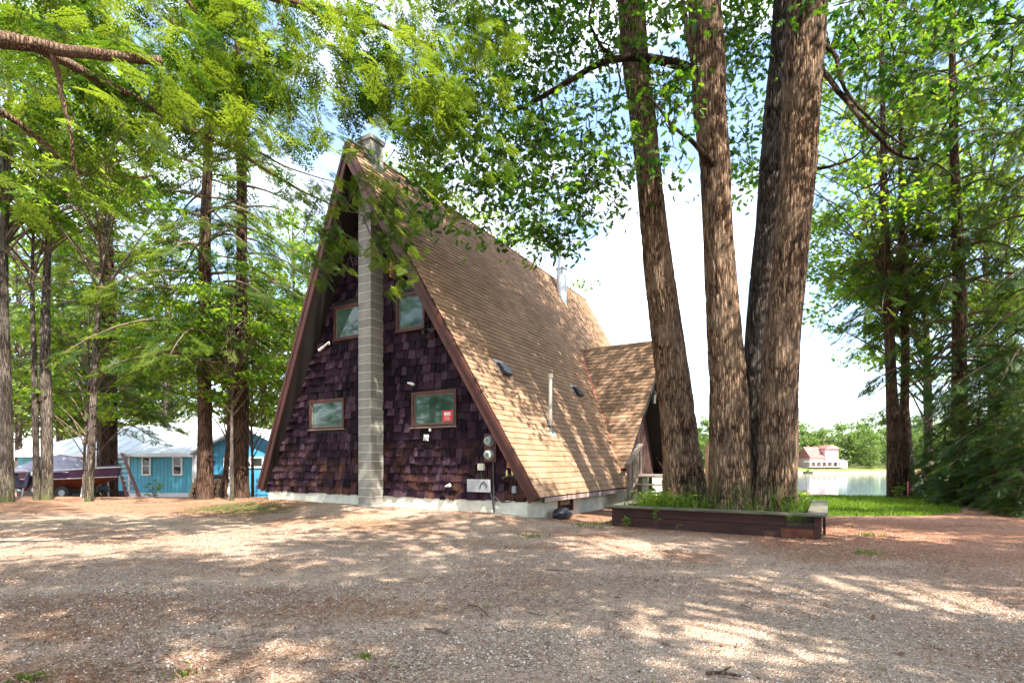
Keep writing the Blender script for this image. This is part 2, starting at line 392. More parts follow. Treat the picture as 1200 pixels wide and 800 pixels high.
# ================================================================== SETTING
def ground():
    nx, ny = 300, 330
    s = np.linspace(-1, 1, nx); X = np.sinh(s*5.6)/np.sinh(5.6)*520
    s = np.linspace(-.42, 1, ny); Y = 5+np.sinh(s*5.4)/np.sinh(5.4)*720
    XX, YY = np.meshgrid(X, Y); Z = gz(XX, YY)
    V = np.stack([XX, YY, Z], 2).reshape(-1, 3)
    i, k = np.meshgrid(np.arange(ny-1), np.arange(nx-1), indexing='ij')
    Q = np.stack([i*nx+k, i*nx+k+1, (i+1)*nx+k+1, (i+1)*nx+k], 2).reshape(-1, 4)
    x, y = V[:, 0], V[:, 1]; u, v = w2h(x, y)
    n1 = vnoise(x*.45, y*.9, 0, 21); n2 = vnoise(x*1.3, y*2.4, 0, 22)
    litter = np.clip(sstep(-3, -7, x)*sstep(10.5, 14.5, y)*1.2 + sstep(.60, .82, n1*.6+n2*.4)*.75 + sstep(4, 6, x)*sstep(9.6, 8.2, np.abs(y-9)+5)*.4
                     + np.exp(-((u-4.8)/.6)**2)*sstep(0, 1, v)*sstep(6, 5, v)*.9 + sstep(3.6, 2.6, y)*sstep(0, -3, x)*.6, 0, 1)
    litter = np.clip(litter+.42*sstep(.50, .72, vnoise(x*.7, y*1.5, 0, 51)*.6+vnoise(x*2.6, y*5, 0, 52)*.4)+.35*sstep(3, 7, x)*sstep(13, 9, y)+sstep(15, 17, x)*.8+.9*sstep(6.9, 5.9, np.hypot(x-4.9, y-8.2)+5), 0, 1)
    grass = sstep(.0, 1, np.exp(-((u+3.6)/2.0)**2-((v+1.3)/.8)**2)*1.3*(.4+n2)) + .5*np.exp(-((x+9.5)/4)**2-((y-10.6)/.5)**2)
    grass = np.clip(np.clip(grass, 0, 1)+2.0*sstep(160.5, 161.5, y), 0, 2)
    red = sstep(2.5, 8, x+.4*(y-6))*sstep(150, 100, y)
    sand = sstep(.35, .75, vnoise(x*.9, y*2.2, 0, 31))
    me = npmesh('ground', V, Q, smooth=True, attrs={'litter': litter, 'grassy': grass, 'red': red, 'sand': sand})
    m, nt, b = nodemat('gravel_ground')
    g = N(nt, 'ShaderNodeNewGeometry'); pos = g.outputs['Position']
    vo = N(nt, 'ShaderNodeTexVoronoi'); vo.inputs['Scale'].default_value = 72; nt.links.new(pos, vo.inputs['Vector'])
    sp = N(nt, 'ShaderNodeSeparateColor'); nt.links.new(vo.outputs['Color'], sp.inputs[0])
    stone = ramp(nt, sp.outputs[0], [(0, (.11, .082, .068)), (.3, (.27, .21, .172)), (.65, (.47, .385, .325)), (1, (.70, .62, .55))])
    big = noise(nt, 1.1, 6, .65, vec=pos)
    dirt = ramp(nt, noise(nt, 9, 8, .7, vec=pos), [(.3, (.25, .182, .143)), (.7, (.52, .42, .345))])
    col = mixc(nt, ramp(nt, big, [(.42, (.05, .05, .05)), (.62, (.5, .5, .5))]), stone, dirt)
    col = mixc(nt, attr(nt, 'sand'), col, mixc(nt, .4, col, (.62, .52, .43)))
    col = mixc(nt, attr(nt, 'red'), col, mixc(nt, 1.0, col, (1.0, .78, .74), 'MULTIPLY'))
    ln = noise(nt, 34, 6, .75, vec=pos, stretch=(1, .35, 1)); lf = N(nt, 'ShaderNodeMath', operation='MULTIPLY'); nt.links.new(attr(nt, 'litter'), lf.inputs[0])
    nt.links.new(ramp(nt, ln, [(.36, (0, 0, 0)), (.58, (1, 1, 1))]), lf.inputs[1])
    lc = ramp(nt, noise(nt, 60, 4, .7, vec=pos), [(.3, (.12, .052, .03)), (.55, (.30, .14, .07)), (.75, (.46, .28, .165))])
    col = mixc(nt, lf.outputs[0], col, lc)
    # scattered brown needles everywhere
    sn = ramp(nt, noise(nt, 14, 8, .8, vec=pos, stretch=(1, 1.6, 1)), [(.54, (0, 0, 0)), (.66, (.75, .75, .75))])
    col = mixc(nt, sn, col, (.19, .09, .05))
    col = mixc(nt, 1.0, col, (1.34, 1.17, 1.03), 'MULTIPLY')
    gc = ramp(nt, noise(nt, 25, 5, .7, vec=pos), [(.3, (.04, .07, .015)), (.7, (.11, .16, .035))])
    gm = N(nt, 'ShaderNodeMath', operation='MULTIPLY'); nt.links.new(attr(nt, 'grassy'), gm.inputs[0]); nt.links.new(ramp(nt, noise(nt, 7, 6, .7, vec=pos), [(.36, (0, 0, 0)), (.56, (1, 1, 1))]), gm.inputs[1])
    col = mixc(nt, gm.outputs[0], col, gc)
    nt.links.new(col, b.inputs['Base Color']); b.inputs['Roughness'].default_value = .95; b.inputs['Specular IOR Level'].default_value = .12
    hh = N(nt, 'ShaderNodeMath', operation='MULTIPLY_ADD'); nt.links.new(vo.outputs['Distance'], hh.inputs[0]); hh.inputs[1].default_value = -1.2; nt.links.new(noise(nt, 55, 5, .7, vec=pos), hh.inputs[2])
    bump(nt, b, hh.outputs[0], 1.0, .03)
    props(mobj('ground', me, m), kind='structure', label='gravel and pine needle driveway ground falling away to the lake')
ground()

def lake():
    me = npmesh('lake', np.array([(-300, 17, WATER_Z), (400, 17, WATER_Z), (400, 165, WATER_Z), (-300, 165, WATER_Z)]), [(0, 1, 2, 3)])
    m, nt, b = nodemat('lake_water'); g = N(nt, 'ShaderNodeNewGeometry')
    b.inputs['Base Color'].default_value = (.16, .22, .26, 1); b.inputs['Roughness'].default_value = .05; b.inputs['IOR'].default_value = 1.33
    b.inputs['Specular IOR Level'].default_value = 1.0
    n = noise(nt, .9, 5, .6, vec=g.outputs['Position'], stretch=(1, .35, 1)); bump(nt, b, n, .12, .15)
    props(mobj('lake', me, m), kind='structure', label='pale blue lake water beyond the lawn')
lake()

# lawn sheet and its blades
LAWN = [(5.9, 12.6), (7.2, 11.9), (9.3, 12.0), (11.0, 12.9), (12.3, 14.6), (15.5, 17.0), (17.5, 20.5), (5.0, 20.5), (3.6, 17.5)]
def in_poly(x, y, poly):
    ins = np.zeros(len(x), bool); n = len(poly)
    for i in range(n):
        x0, y0 = poly[i]; x1, y1 = poly[(i+1) % n]
        c = ((y0 > y) != (y1 > y)) & (x < (x1-x0)*(y-y0)/(y1-y0+1e-9)+x0); ins ^= c
    return ins
def blades(name, P, h, mat, rng, w=.006, lean=.5, kind='stuff', label=None, parent=None):
    n = len(P); a = rng.uniform(0, 2*np.pi, n); hh = h*rng.uniform(.45, 1.3, n); ww = w*rng.uniform(.6, 1.5, n)
    dx, dy = np.cos(a), np.sin(a); l = lean*rng.uniform(0, 1, n)*hh; la = rng.uniform(0, 2*np.pi, n)
    B0 = P+np.stack([-dx*ww, -dy*ww, 0*ww-.01], 1); B1 = P+np.stack([dx*ww, dy*ww, 0*ww-.01], 1)
    M = P+np.stack([np.cos(la)*l*.35, np.sin(la)*l*.35, hh*.6], 1); M0 = M+np.stack([-dx*ww*.7, -dy*ww*.7, 0*ww], 1); M1 = M+np.stack([dx*ww*.7, dy*ww*.7, 0*ww], 1)
    T = P+np.stack([np.cos(la)*l, np.sin(la)*l, hh*(1-.25*lean)], 1)
    V = np.stack([B0, B1, M1, M0, T], 1).reshape(-1, 3); b = np.arange(n)[:, None]*5
    Q = b+np.array([[0, 1, 2, 3]]); Tt = b+np.array([[3, 2, 4]])
    me = npmesh(name, V, Q, Tt, attrs={'tint': np.repeat(rng.uniform(0, 1, n), 5)})
    o = mobj(name, me, mat, parent); o['kind'] = kind
    if label: o['label'] = label
    return o
def lawn():
    rng = np.random.default_rng(5)
    xs = np.linspace(3, 18, 90); ys = np.linspace(11.5, 20.8, 70); XX, YY = np.meshgrid(xs, ys)
    V = np.stack([XX, YY, gz(XX, YY)+.006], 2).reshape(-1, 3); nx = len(xs)
    i, k = np.meshgrid(np.arange(len(ys)-1), np.arange(nx-1), indexing='ij'); Q = np.stack([i*nx+k, i*nx+k+1, (i+1)*nx+k+1, (i+1)*nx+k], 2).reshape(-1, 4)
    c = V[Q].mean(1); keep = in_poly(c[:, 0]+.35*(vnoise(c[:, 0]*2, c[:, 1]*2, 0, 9)-.5), c[:, 1]+.35*(vnoise(c[:, 0]*2, c[:, 1]*2, 0, 8)-.5), LAWN)
    m = simple('lawn_soil', (.11, .17, .03), .9, .4, 9, coord='Object')
    props(mobj('lawn', npmesh('lawn', V, Q[keep]), m), kind='structure', label='bright green lawn strip by the lake')
    n = 60000; x = rng.uniform(3, 18, n); y = rng.uniform(11.5, 20.6, n)
    k = in_poly(x, y, LAWN) & (y < lake_edge(x)+1.2); x, y = x[k], y[k]
    blades('lawn_grass', np.stack([x, y, gz(x, y)+.005], 1), .10, lawn_leaf, rng, .008, .6, label='short bright grass blades of the lakeside lawn')
lawn()

# loose gravel and needle litter: real stones over the near drive
def gravel():
    rng = np.random.default_rng(3); n = 84000
    Y = 2.1+9.5*rng.uniform(0, 1, n)**1.75; X = rng.uniform(-1.12, 1.12, n)*Y*1.02
    dens = vnoise(X*.8, Y*1.4, 0, 41)*.65+vnoise(X*3, Y*4, 0, 42)*.35
    k = rng.uniform(0, 1, n) < np.clip((dens-.22)*2.2, .12, 1); X, Y = X[k], Y[k]; n = len(X)
    s = rng.uniform(.25, 1, n)**2.2*.0085+.003
    base = np.array([(1, .2, -.35), (-.1, 1, -.35), (-1, .1, -.35), (.1, -1, -.35), (0, 0, 1)], float)
    V = base[None]*(s[:, None, None]*rng.uniform(.6, 1.3, (n, 5, 1)))
    V[:, :, 2] *= .6; a = rng.uniform(0, 6.28, n); ca, sa = np.cos(a)[:, None], np.sin(a)[:, None]
    V = np.stack([V[:, :, 0]*ca-V[:, :, 1]*sa, V[:, :, 0]*sa+V[:, :, 1]*ca, V[:, :, 2]+.25*(V[:, :, 0])*rng.uniform(-1, 1, (n, 1))], 2)
    V += np.stack([X, Y, gz(X, Y)+s*.22], 1)[:, None, :]
    t = np.array([(0, 1, 4), (1, 2, 4), (2, 3, 4), (3, 0, 4)])
    T = (t[None]+(np.arange(n)*5)[:, None, None]).reshape(-1, 3)
    red = np.clip(sstep(2.5, 8, X+.4*(Y-6)), 0, 1)
    me = npmesh('gravel', V.reshape(-1, 3), None, T, attrs={'tint': np.repeat(rng.uniform(0, 1, n), 5), 'red': np.repeat(red, 5)})
    m, nt, b = nodemat('gravel_stone'); c = ramp(nt, attr(nt, 'tint'), [(0, (.11, .085, .07)), (.22, (.21, .16, .13)), (.5, (.40, .31, .25)), (.78, (.58, .465, .38)), (.95, (.76, .66, .56)), (1, (.42, .21, .11))])
    c = mixc(nt, attr(nt, 'red'), c, mixc(nt, 1.0, c, (1.0, .78, .74), 'MULTIPLY'))
    nt.links.new(c, b.inputs['Base Color']); b.inputs['Roughness'].default_value = .9; b.inputs['Specular IOR Level'].default_value = .2
    props(mobj('gravel', me, m), kind='stuff', label='loose grey and brown gravel chips on the driveway')
    # needles and crumbs of bark
    n = 46000; Y = 2.1+14*rng.uniform(0, 1, n)**1.6; X = rng.uniform(-1.1, 1.1, n)*Y
    dens = vnoise(X*.5, Y*.9, 0, 21)*.6+vnoise(X*1.4, Y*2.4, 0, 22)*.4
    k = rng.uniform(0, 1, n) < np.clip((dens-.36)*3.4, .06, 1); u, v = w2h(X, Y); k &= ~((v > 0) & (np.abs(u) < 4.2)); X, Y = X[k], Y[k]; n = len(X)
    a = rng.uniform(0, 6.28, n); l = rng.uniform(.02, .07, n); w = rng.uniform(.0012, .004, n); z = gz(X, Y)+.006+rng.uniform(0, .008, n)
    dx, dy = np.cos(a)*l/2, np.sin(a)*l/2; ex, ey = -np.sin(a)*w, np.cos(a)*w; tl = rng.normal(0, .006, n)
    V = np.stack([np.stack([X-dx-ex, Y-dy-ey, z-tl], 1), np.stack([X+dx-ex, Y+dy-ey, z+tl], 1), np.stack([X+dx+ex, Y+dy+ey, z+tl+.002], 1), np.stack([X-dx+ex, Y-dy+ey, z-tl+.002], 1)], 1).reshape(-1, 3)
    Q = np.arange(n)[:, None]*4+np.array([[0, 1, 2, 3]])
    m, nt, b = nodemat('needle_litter'); c = ramp(nt, attr(nt, 'tint'), [(0, (.07, .035, .02)), (.5, (.20, .095, .05)), (.85, (.34, .19, .10)), (1, (.45, .34, .22))]); nt.links.new(c, b.inputs['Base Color']); b.inputs['Roughness'].default_value = .9
    props(mobj('needle_litter', npmesh('needle_litter', V, Q, attrs={'tint': np.repeat(rng.uniform(0, 1, n), 4)}), m), kind='stuff', label='brown pine needles and bark crumbs strewn on the gravel')
    # fallen leaves
    n = 420; Y = 2.2+13*rng.uniform(0, 1, n)**1.3; X = rng.uniform(-1, 1, n)*Y
    u, v = w2h(X, Y); k = ~((v > -.1) & (np.abs(u) < 4.3)); X, Y = X[k], Y[k]; n = len(X)
    P = np.stack([X, Y, gz(X, Y)+.012], 1); d = rng.normal(size=(n, 3)); d[:, 2] *= .12; up = rng.normal(size=(n, 3))*.25; up[:, 2] += 1
    V, Q, t = scatter(OAK_T[0], OAK_T[1], P, frames(d, up), rng.uniform(.03, .075, n), rng.uniform(0, 1, n))
    m, nt, b = nodemat('fallen_leaf'); c = ramp(nt, attr(nt, 'tint'), [(0, (.10, .05, .025)), (.5, (.24, .12, .05)), (.85, (.36, .24, .12)), (1, (.2, .26, .06))]); nt.links.new(c, b.inputs['Base Color']); b.inputs['Roughness'].default_value = .8
    props(mobj('leaf_litter', npmesh('leaf_litter', V, Q, attrs={'tint': t}), m), kind='stuff', label='fallen brown leaves scattered over the drive')
gravel()
# ================================================================== THE A-FRAME HOUSE
AW, ZT, ZA = 4.427, .548, 8.389             # roof half width and height at the eave tip, ridge height
SL = (ZA-ZT)/AW; OA, OE, LEN = .879, .087, 12.76
FW, ZB = 4.135, .453                        # foundation half width, bottom of the shakes
def vfront(z): t = (ZA-z)/(ZA-ZT); return -(OA+(OE-OA)*t)
def vback(z): t = (ZA-z)/(ZA-ZT); return LEN-.35*t
PH = math.atan(SL); NRM = Vector((math.sin(PH), 0, math.cos(PH)))   # outward normal of the right roof plane

red_trim = simple('red_brown_trim', (.058, .014, .009), .6, .35, 5, bumps=.2, stretch=(1, 1, .4))
soffit_m = simple('soffit_board', (.012, .007, .006), .8, .3, 6)  # near black: the deep shade under the overhang is put into the colour
stucco = simple('painted_concrete', (.56, .56, .46), .85, .18, 3.5, bumps=.3, c2=(.70, .69, .58))
block_m = simple('concrete_block', (.22, .21, .18), .92, .18, 9, bumps=.5, rnd=.13)
mortar_m = simple('mortar', (.52, .51, .47), .95, .12, 20)
black_m = simple('black_plastic', (.02, .02, .022), .45, .2, 8)
white_m = simple('white_paint', (.72, .72, .70), .5, .08, 8)
grey_m = simple('grey_box_paint', (.25, .26, .27), .5, .1, 8)
galv = simple('galvanised_metal', (.50, .53, .56), .5, .15, 10, metal=.8)
rust_m = simple('rusted_gutter', (.30, .17, .12), .7, .5, 4, c2=(.50, .42, .40), stretch=(1, 1.5, 1))
weath = simple('weathered_wood', (.19, .15, .115), .85, .3, 5, bumps=.35, stretch=(3, 3, 3))
cable_m = simple('black_cable', (.025, .025, .027), .5, .1, 5)
amber_m = simple('amber_wood', (.42, .13, .02), .5, .3, 12)

def shinglemat():
    m, nt, b = nodemat('asphalt_shingle')
    oi = N(nt, 'ShaderNodeObjectInfo'); g = N(nt, 'ShaderNodeNewGeometry')
    ad = N(nt, 'ShaderNodeMath', operation='ADD'); nt.links.new(oi.outputs['Random'], ad.inputs[0]); nt.links.new(attr(nt, 'tint'), ad.inputs[1])
    fr = N(nt, 'ShaderNodeMath', operation='FRACT'); nt.links.new(ad.outputs[0], fr.inputs[0])
    c = ramp(nt, fr.outputs[0], [(0, (.255, .163, .102)), (.5, (.29, .190, .122)), (1, (.33, .222, .148))])
    gr = noise(nt, 130, 3, .8, vec=g.outputs['Position']); c = mixc(nt, .75, c, ramp(nt, gr, [(.35, (.45, .45, .45)), (.65, (1.35, 1.3, 1.25))]), 'MULTIPLY')
    big = noise(nt, .8, 5, .6, vec=g.outputs['Position']); c = mixc(nt, .8, c, ramp(nt, big, [(.35, (.78, .76, .74)), (.65, (1.12, 1.1, 1.1))]), 'MULTIPLY')
    nt.links.new(c, b.inputs['Base Color']); b.inputs['Roughness'].default_value = .95; b.inputs['Specular IOR Level'].default_value = .12
    bump(nt, b, gr, .35, .004); return m
shingle_m = shinglemat()
def shakemat():
    m, nt, b = nodemat('cedar_shake')
    oi = N(nt, 'ShaderNodeObjectInfo'); t = N(nt, 'ShaderNodeTexCoord'); g = N(nt, 'ShaderNodeNewGeometry')
    ad = N(nt, 'ShaderNodeMath', operation='ADD'); nt.links.new(oi.outputs['Random'], ad.inputs[0]); nt.links.new(attr(nt, 'tint'), ad.inputs[1])
    fr = N(nt, 'ShaderNodeMath', operation='FRACT'); nt.links.new(ad.outputs[0], fr.inputs[0])
    c = ramp(nt, fr.outputs[0], [(0, (.005, .0022, .0045)), (.35, (.012, .0050, .0100)), (.75, (.028, .0130, .0230)), (.985, (.070, .043, .056)), (1, (.11, .050, .024))])
    gr = noise(nt, 5, 6, .7, vec=g.outputs['Position'], stretch=(9, 9, .9)); c = mixc(nt, .85, c, ramp(nt, gr, [(.3, (.30, .28, .30)), (.55, (1.0, .95, 1.0)), (.75, (2.6, 2.4, 2.5))]), 'MULTIPLY')
    # sun-bleached red wood low on the left-hand corner
    sp = N(nt, 'ShaderNodeSeparateXYZ'); nt.links.new(g.outputs['Position'], sp.inputs[0])
    mr = N(nt, 'ShaderNodeMapRange'); mr.inputs[1].default_value = 1.9; mr.inputs[2].default_value = .35; nt.links.new(sp.outputs[2], mr.inputs[0])
    wn = noise(nt, 3.0, 4, .6, vec=g.outputs['Position']); mm = N(nt, 'ShaderNodeMath', operation='MULTIPLY'); nt.links.new(mr.outputs[0], mm.inputs[0]); nt.links.new(ramp(nt, wn, [(.46, (0, 0, 0)), (.66, (.85, .85, .85))]), mm.inputs[1])
    c = mixc(nt, mm.outputs[0], c, mixc(nt, gr, (.06, .022, .014), (.17, .08, .05)))
    nt.links.new(c, b.inputs['Base Color']); b.inputs['Roughness'].default_value = .8; b.inputs['Specular IOR Level'].default_value = .12
    bump(nt, b, gr, .5, .01); return m
shake_m = shakemat()
def glassmat(name, c1, c2, scale):
    m, nt, b = nodemat(name); f = noise(nt, scale, 3, .5)
    nt.links.new(ramp(nt, f, [(.35, c1), (.65, c2)]), b.inputs['Base Color']); b.inputs['Roughness'].default_value = .03
    b.inputs['Specular IOR Level'].default_value = .5; b.inputs['IOR'].default_value = 1.55
    return m
pane_m = glassmat('window_glass', (.018, .042, .030), (.075, .135, .10), 1.8)
dark_pane = glassmat('dark_glass', (.01, .012, .012), (.03, .035, .03), 2)

house = empty('a_frame_house', (*HP, 0), -TH, 'tall brown A-frame house with dark purple shake gable and block chimney', 'house')

def rp_(u_side, z, inset=0):       # point of the roof cross-section: outer line moved inwards along its normal
    u = (ZA-z)/SL; return u
# --- roof slabs (structure boards under the shingles)
ZCUT = 1.75        # the entry recess under the dormer is open below this
def slab(side, thick=.20):
    mb = MB(); n = Vector((math.sin(PH)*side, 0, math.cos(PH)))
    def P(z, v, k): 
        p = Vector((side*(ZA-z)/SL, v, z))-n*(.014+k*thick); 
        if k and z > ZA-.3: p.x = 0; p.z = ZA-thick/math.cos(PH)-.02
        if not k and z > ZA-.3: p.x = 0; p.z = ZA-.03
        return p
    for za, va, zb_, vb in ((ZA, vfront, ZT, lambda z: 5.5), (ZA, lambda z: 5.5, ZCUT if side > 0 else ZT, lambda z: 9.95), (ZA, lambda z: 9.95, ZT, vback)):
        top = [P(za, va(za), 0), P(zb_, va(zb_), 0), P(zb_, vb(zb_), 0), P(za, vb(za), 0)]
        bot = [P(za, va(za), 1), P(zb_, va(zb_), 1), P(zb_, vb(zb_), 1), P(za, vb(za), 1)]
        mb.add(top+bot, [(0, 1, 2, 3), (7, 6, 5, 4), (0, 4, 5, 1), (1, 5, 6, 2), (2, 6, 7, 3), (3, 7, 4, 0)])
    return mb.build('roof', soffit_m, house)
roof = slab(1); roof_l = slab(-1)
roof['label'] = 'right roof plane with brown asphalt shingles'; roof_l['label'] = 'left roof plane facing away'

# --- shingles
EX, TW = .135, .305
NC = int((AW/math.cos(PH))/EX)
def tab_mesh(name, w, seed):
    r = random.Random(seed); h = EX*1.35; t = .021
    a = [r.uniform(-.004, .004) for _ in range(4)]
    # x along the course, y up the slope, z out of the roof; butt edge at y = 0
    v = [(-w/2+.002, a[0], 0), (w/2-.002, a[1], 0), (w/2-.002, h, -.004), (-w/2+.002, h, -.004),
         (-w/2+.002, a[0], t+a[2]*.6), (w/2-.002, a[1], t+a[3]*.6), (w/2-.002, h, .001), (-w/2+.002, h, .001)]
    me = bpy.data.meshes.new(name); me.from_pydata(v, [], [(4, 5, 6, 7), (0, 1, 5, 4), (1, 2, 6, 5), (3, 0, 4, 7)]); me.materials.append(shingle_m); return me
TABS = [tab_mesh('shingle_tab', TW, s) for s in range(6)]
def frame_right(u, v, z, lift=0):    # course direction +v, up-slope, normal
    ax = Vector((0, 1, 0)); uy = Vector((-math.cos(PH), 0, math.sin(PH)))
    M = Matrix((ax, uy, NRM)).transposed().to_4x4(); M.translation = Vector((u, v, z))+NRM*lift; return M
def tabs_field(name, mats, parent):
    Vs, Qs, ts = [], [], []; o = 0; cache = [np.array([tuple(q.co) for q in me.vertices]) for me in TABS]; q0 = np.array([tuple(p.vertices) for p in TABS[0].polygons])
    for M, sx, k in mats:
        A = np.array(M); tv = cache[k]*np.array([sx, 1, 1]); Vs.append(tv@A[:3, :3].T+A[:3, 3]); Qs.append(q0+o); o += 8; ts += [R.random()]*8
    me = npmesh(name, np.concatenate(Vs), np.concatenate(Qs), attrs={'tint': np.array(ts)}); ob = mobj(name, me, shingle_m, parent); ob['kind'] = 'stuff'; return ob
camu, camv = w2h(0, 0)
tabs = []
for c in range(NC+1):
    s = c*EX; u = AW-s*math.cos(PH)+.012; z = ZT+s*math.sin(PH)-.02
    if u < .03: continue
    v0 = vfront(z)-.025; v1 = vback(z)+.02; off = -(c % 2)*.5*TW+R.uniform(-.02, .02); v = v0+off
    while v < v1:
        a = max(v, v0); b_ = min(v+TW, v1); w = b_-a
        if w > .03 and not (z < ZCUT and a > 5.45 and b_ < 10.0):
            M = frame_right(u, (a+b_)/2, z, R.uniform(-.001, .004)) @ Matrix.Rotation(R.gauss(0, .006), 4, 'Z')
            d2 = (u-camu)**2+((a+b_)/2-camv)**2+(z-CZ)**2
            tabs.append((d2, M, w/TW, R.randrange(6)))
        v += TW
tabs.sort(key=lambda q: q[0])
for d2, M, sx, k in tabs[:210]:
    o = mobj('shingle', TABS[k], None, roof); o.matrix_local = M @ Matrix.Diagonal((sx, 1, 1, 1))
tabs_field('shingle_field', [q[1:] for q in tabs[210:]], roof)
mirror = Matrix.Diagonal((-1, 1, 1, 1))
f2 = tabs_field('shingle_field', [q[1:] for q in tabs[::1]], roof_l); f2.matrix_local = mirror
# ridge cap
mb = MB()
for i in range(44):
    v = -OA+.02+i*.31
    for sd in (-1, 1):
        p = [Vector((0, v, ZA+.03)), Vector((0, v+.34, ZA+.012)), Vector((sd*.075, v+.34, ZA+.012-.075*SL+.02)), Vector((sd*.075, v, ZA+.03-.075*SL+.02))]
        mb.add(p, [(0, 1, 2, 3)])
mb.build('ridge_cap', shingle_m, roof)

# --- rake boards
def rake(side):
    n = Vector((math.sin(PH)*side, 0, math.cos(PH))); mb = MB(); mb2 = MB()
    def Q(z, off, dv): 
        p = Vector((side*(ZA-z)/SL, vfront(z)-dv, z))-n*off
        if z > ZA-.01: p.x = 0; p.z = ZA-off/math.cos(PH)
        return p
    def board(m_, o0, o1, d0, d1, ze):
        a = [Q(ZA, o0, d0), Q(ze, o0, d0), Q(ze, o1, d0), Q(ZA, o1, d0)]; b = [Q(ZA, o0, d1), Q(ze, o0, d1), Q(ze, o1, d1), Q(ZA, o1, d1)]
        m_.add(a+b, [(0, 1, 2, 3), (7, 6, 5, 4), (0, 4, 5, 1), (1, 5, 6, 2), (2, 6, 7, 3), (3, 7, 4, 0)])
    board(mb, .016, .245, .003, .040, ZT-.015); board(mb2, .012, .095, .041, .066, ZT-.01)
    o = mb.build('rake_board', red_trim, house); mb2.build('trim_strip', red_trim, o)
rake(1); rake(-1)

# --- gable wall and shakes
wall = MB()
FWW = 4.235                                 # the shakes run up to the underside of the roof
def gw(z): return FWW-(z-ZB)/SL
zap = ZB+FWW*SL
wall.prism([(-FWW, .02, ZB), (FWW, .02, ZB), (0, .02, zap)], (0, .14, 0))
gable = wall.build('gable_wall', soffit_m, house); gable['label'] = 'dark purple shake gable wall'
WINS = [('ll', -2.36, -1.06, 2.06, 2.82), ('lr', 1.13, 2.39, 2.0, 2.79), ('ul', -1.43, -.25, 4.26, 5.10), ('ur', .66, 1.52, 4.21, 5.07)]
def shake_mesh(seed):
    r = random.Random(seed); j = [r.uniform(-.03, .03) for _ in range(4)]
    # unit width, unit height, y = 0 at the wall, thickness at the butt
    v = [(-.49, 0, j[0]), (0, 0, j[1]), (.49, 0, j[2]), (.49, 0, 1), (-.49, 0, 1), (-.49, -1, j[0]), (.0, -1.0-r.uniform(-.2, .2), j[1]), (.49, -1, j[2]), (.47, -.25, 1), (-.47, -.25, 1)]
    me = bpy.data.meshes.new('shake'); me.from_pydata(v, [], [(5, 6, 7, 8, 9), (0, 1, 6, 5), (1, 2, 7, 6), (2, 3, 8, 7), (4, 0, 5, 9)]); me.materials.append(shake_m); return me
SHK = [shake_mesh(s) for s in range(10)]
shk = []; row = 0; z = ZB-.035; SE = .186
while z < zap-.15:
    half = gw(max(z, ZB))-.01; u = -half+R.uniform(-.05, 0)
    while u < half:
        w = R.choice((.10, .13, .15, .17, .20, .24))*R.uniform(.9, 1.1); uc = u+w/2
        if u >= -half-.06 and u+w <= half+.05:
            h = SE*1.25; zz = z+R.gauss(0, .013)
            bad = any(a-.05 < uc < b+.05 and c-.10 < zz+h/2 < d+.12 for _, a, b, c, d in WINS) or (-.15 < uc < .23)
            if zz+h > ZB+(FWW-abs(uc))*SL: h = max(.06, ZB+(FWW-abs(uc))*SL-zz)
            if not bad:
                M = Matrix.Translation((uc, .018, zz)) @ Matrix.Rotation(R.gauss(0, .012), 4, 'Y') @ Matrix.Rotation(R.gauss(0, .03), 4, 'Z') @ Matrix.Diagonal((w, R.uniform(.026, .062), h, 1))
                shk.append(((uc-camu)**2+camv**2+(z-CZ)**2, M, R.randrange(10)))
        u += w+R.uniform(.003, .008)
    z += SE; row += 1
shk.sort(key=lambda q: q[0])
for _, M, k in shk[:300]:
    o = mobj('shake', SHK[k], None, gable); o.matrix_local = M
Vs, fs_, ts = [], [], []; o_ = 0
mbk = MB()
for _, M, k in shk[300:]:
    mbk.add([M @ q.co for q in SHK[k].vertices], [tuple(p.vertices) for p in SHK[k].polygons]); ts += [R.random()]*10
me = bpy.data.meshes.new('shake_field'); me.from_pydata(mbk.v, [], mbk.f); aa = me.attributes.new('tint', 'FLOAT', 'POINT'); aa.data.foreach_set('value', np.array(ts, np.float32))
mobj('shake_field', me, shake_m, gable)['kind'] = 'stuff'

# --- gable windows
def gable_window(tag_, a, b, c, d, lab):
    fr = MB(); t = .07; y0, y1 = -.045, .02
    fr.box(a, b, y0, y1, d-t, d); fr.box(a, b, y0, y1, c, c+t*.8); fr.box(a, a+t, y0, y1, c+t*.8, d-t); fr.box(b-t, b, y0, y1, c+t*.8, d-t)
    o = fr.build('window', red_trim, house, .004); o['label'] = lab
    ins = MB(); i = .022; a2, b2, c2, d2 = a+t, b-t, c+t*.8, d-t
    ins.box(a2, b2, -.012, .012, d2-i, d2); ins.box(a2, b2, -.012, .012, c2, c2+i); ins.box(a2, a2+i, -.012, .012, c2+i, d2-i); ins.box(b2-i, b2, -.012, .012, c2+i, d2-i)
    ins.build('sash', weath, o)
    MB().box(a2+i, b2-i, .0, .008, c2+i, d2-i).build('pane', pane_m, o)
    MB().box(a-.02, b+.02, -.075, .0, c-.03, c-.003).build('sill', red_trim if tag_[0] == 'u' else weath, o, .004)
    return o
w_ = {}
for (k, a, b, c, d), lab in zip(WINS, ('lower left gable window', 'lower right gable window with red sticker', 'upper gable window partly behind the chimney', 'upper right gable window')):
    w_[k] = gable_window(k, a, b, c, d, lab)
st = MB().box(1.99, 2.27, -.006, -.002, 2.10, 2.34).build('sticker', simple('red_sticker', (.62, .02, .03), .4, .05, 3), w_['lr'])
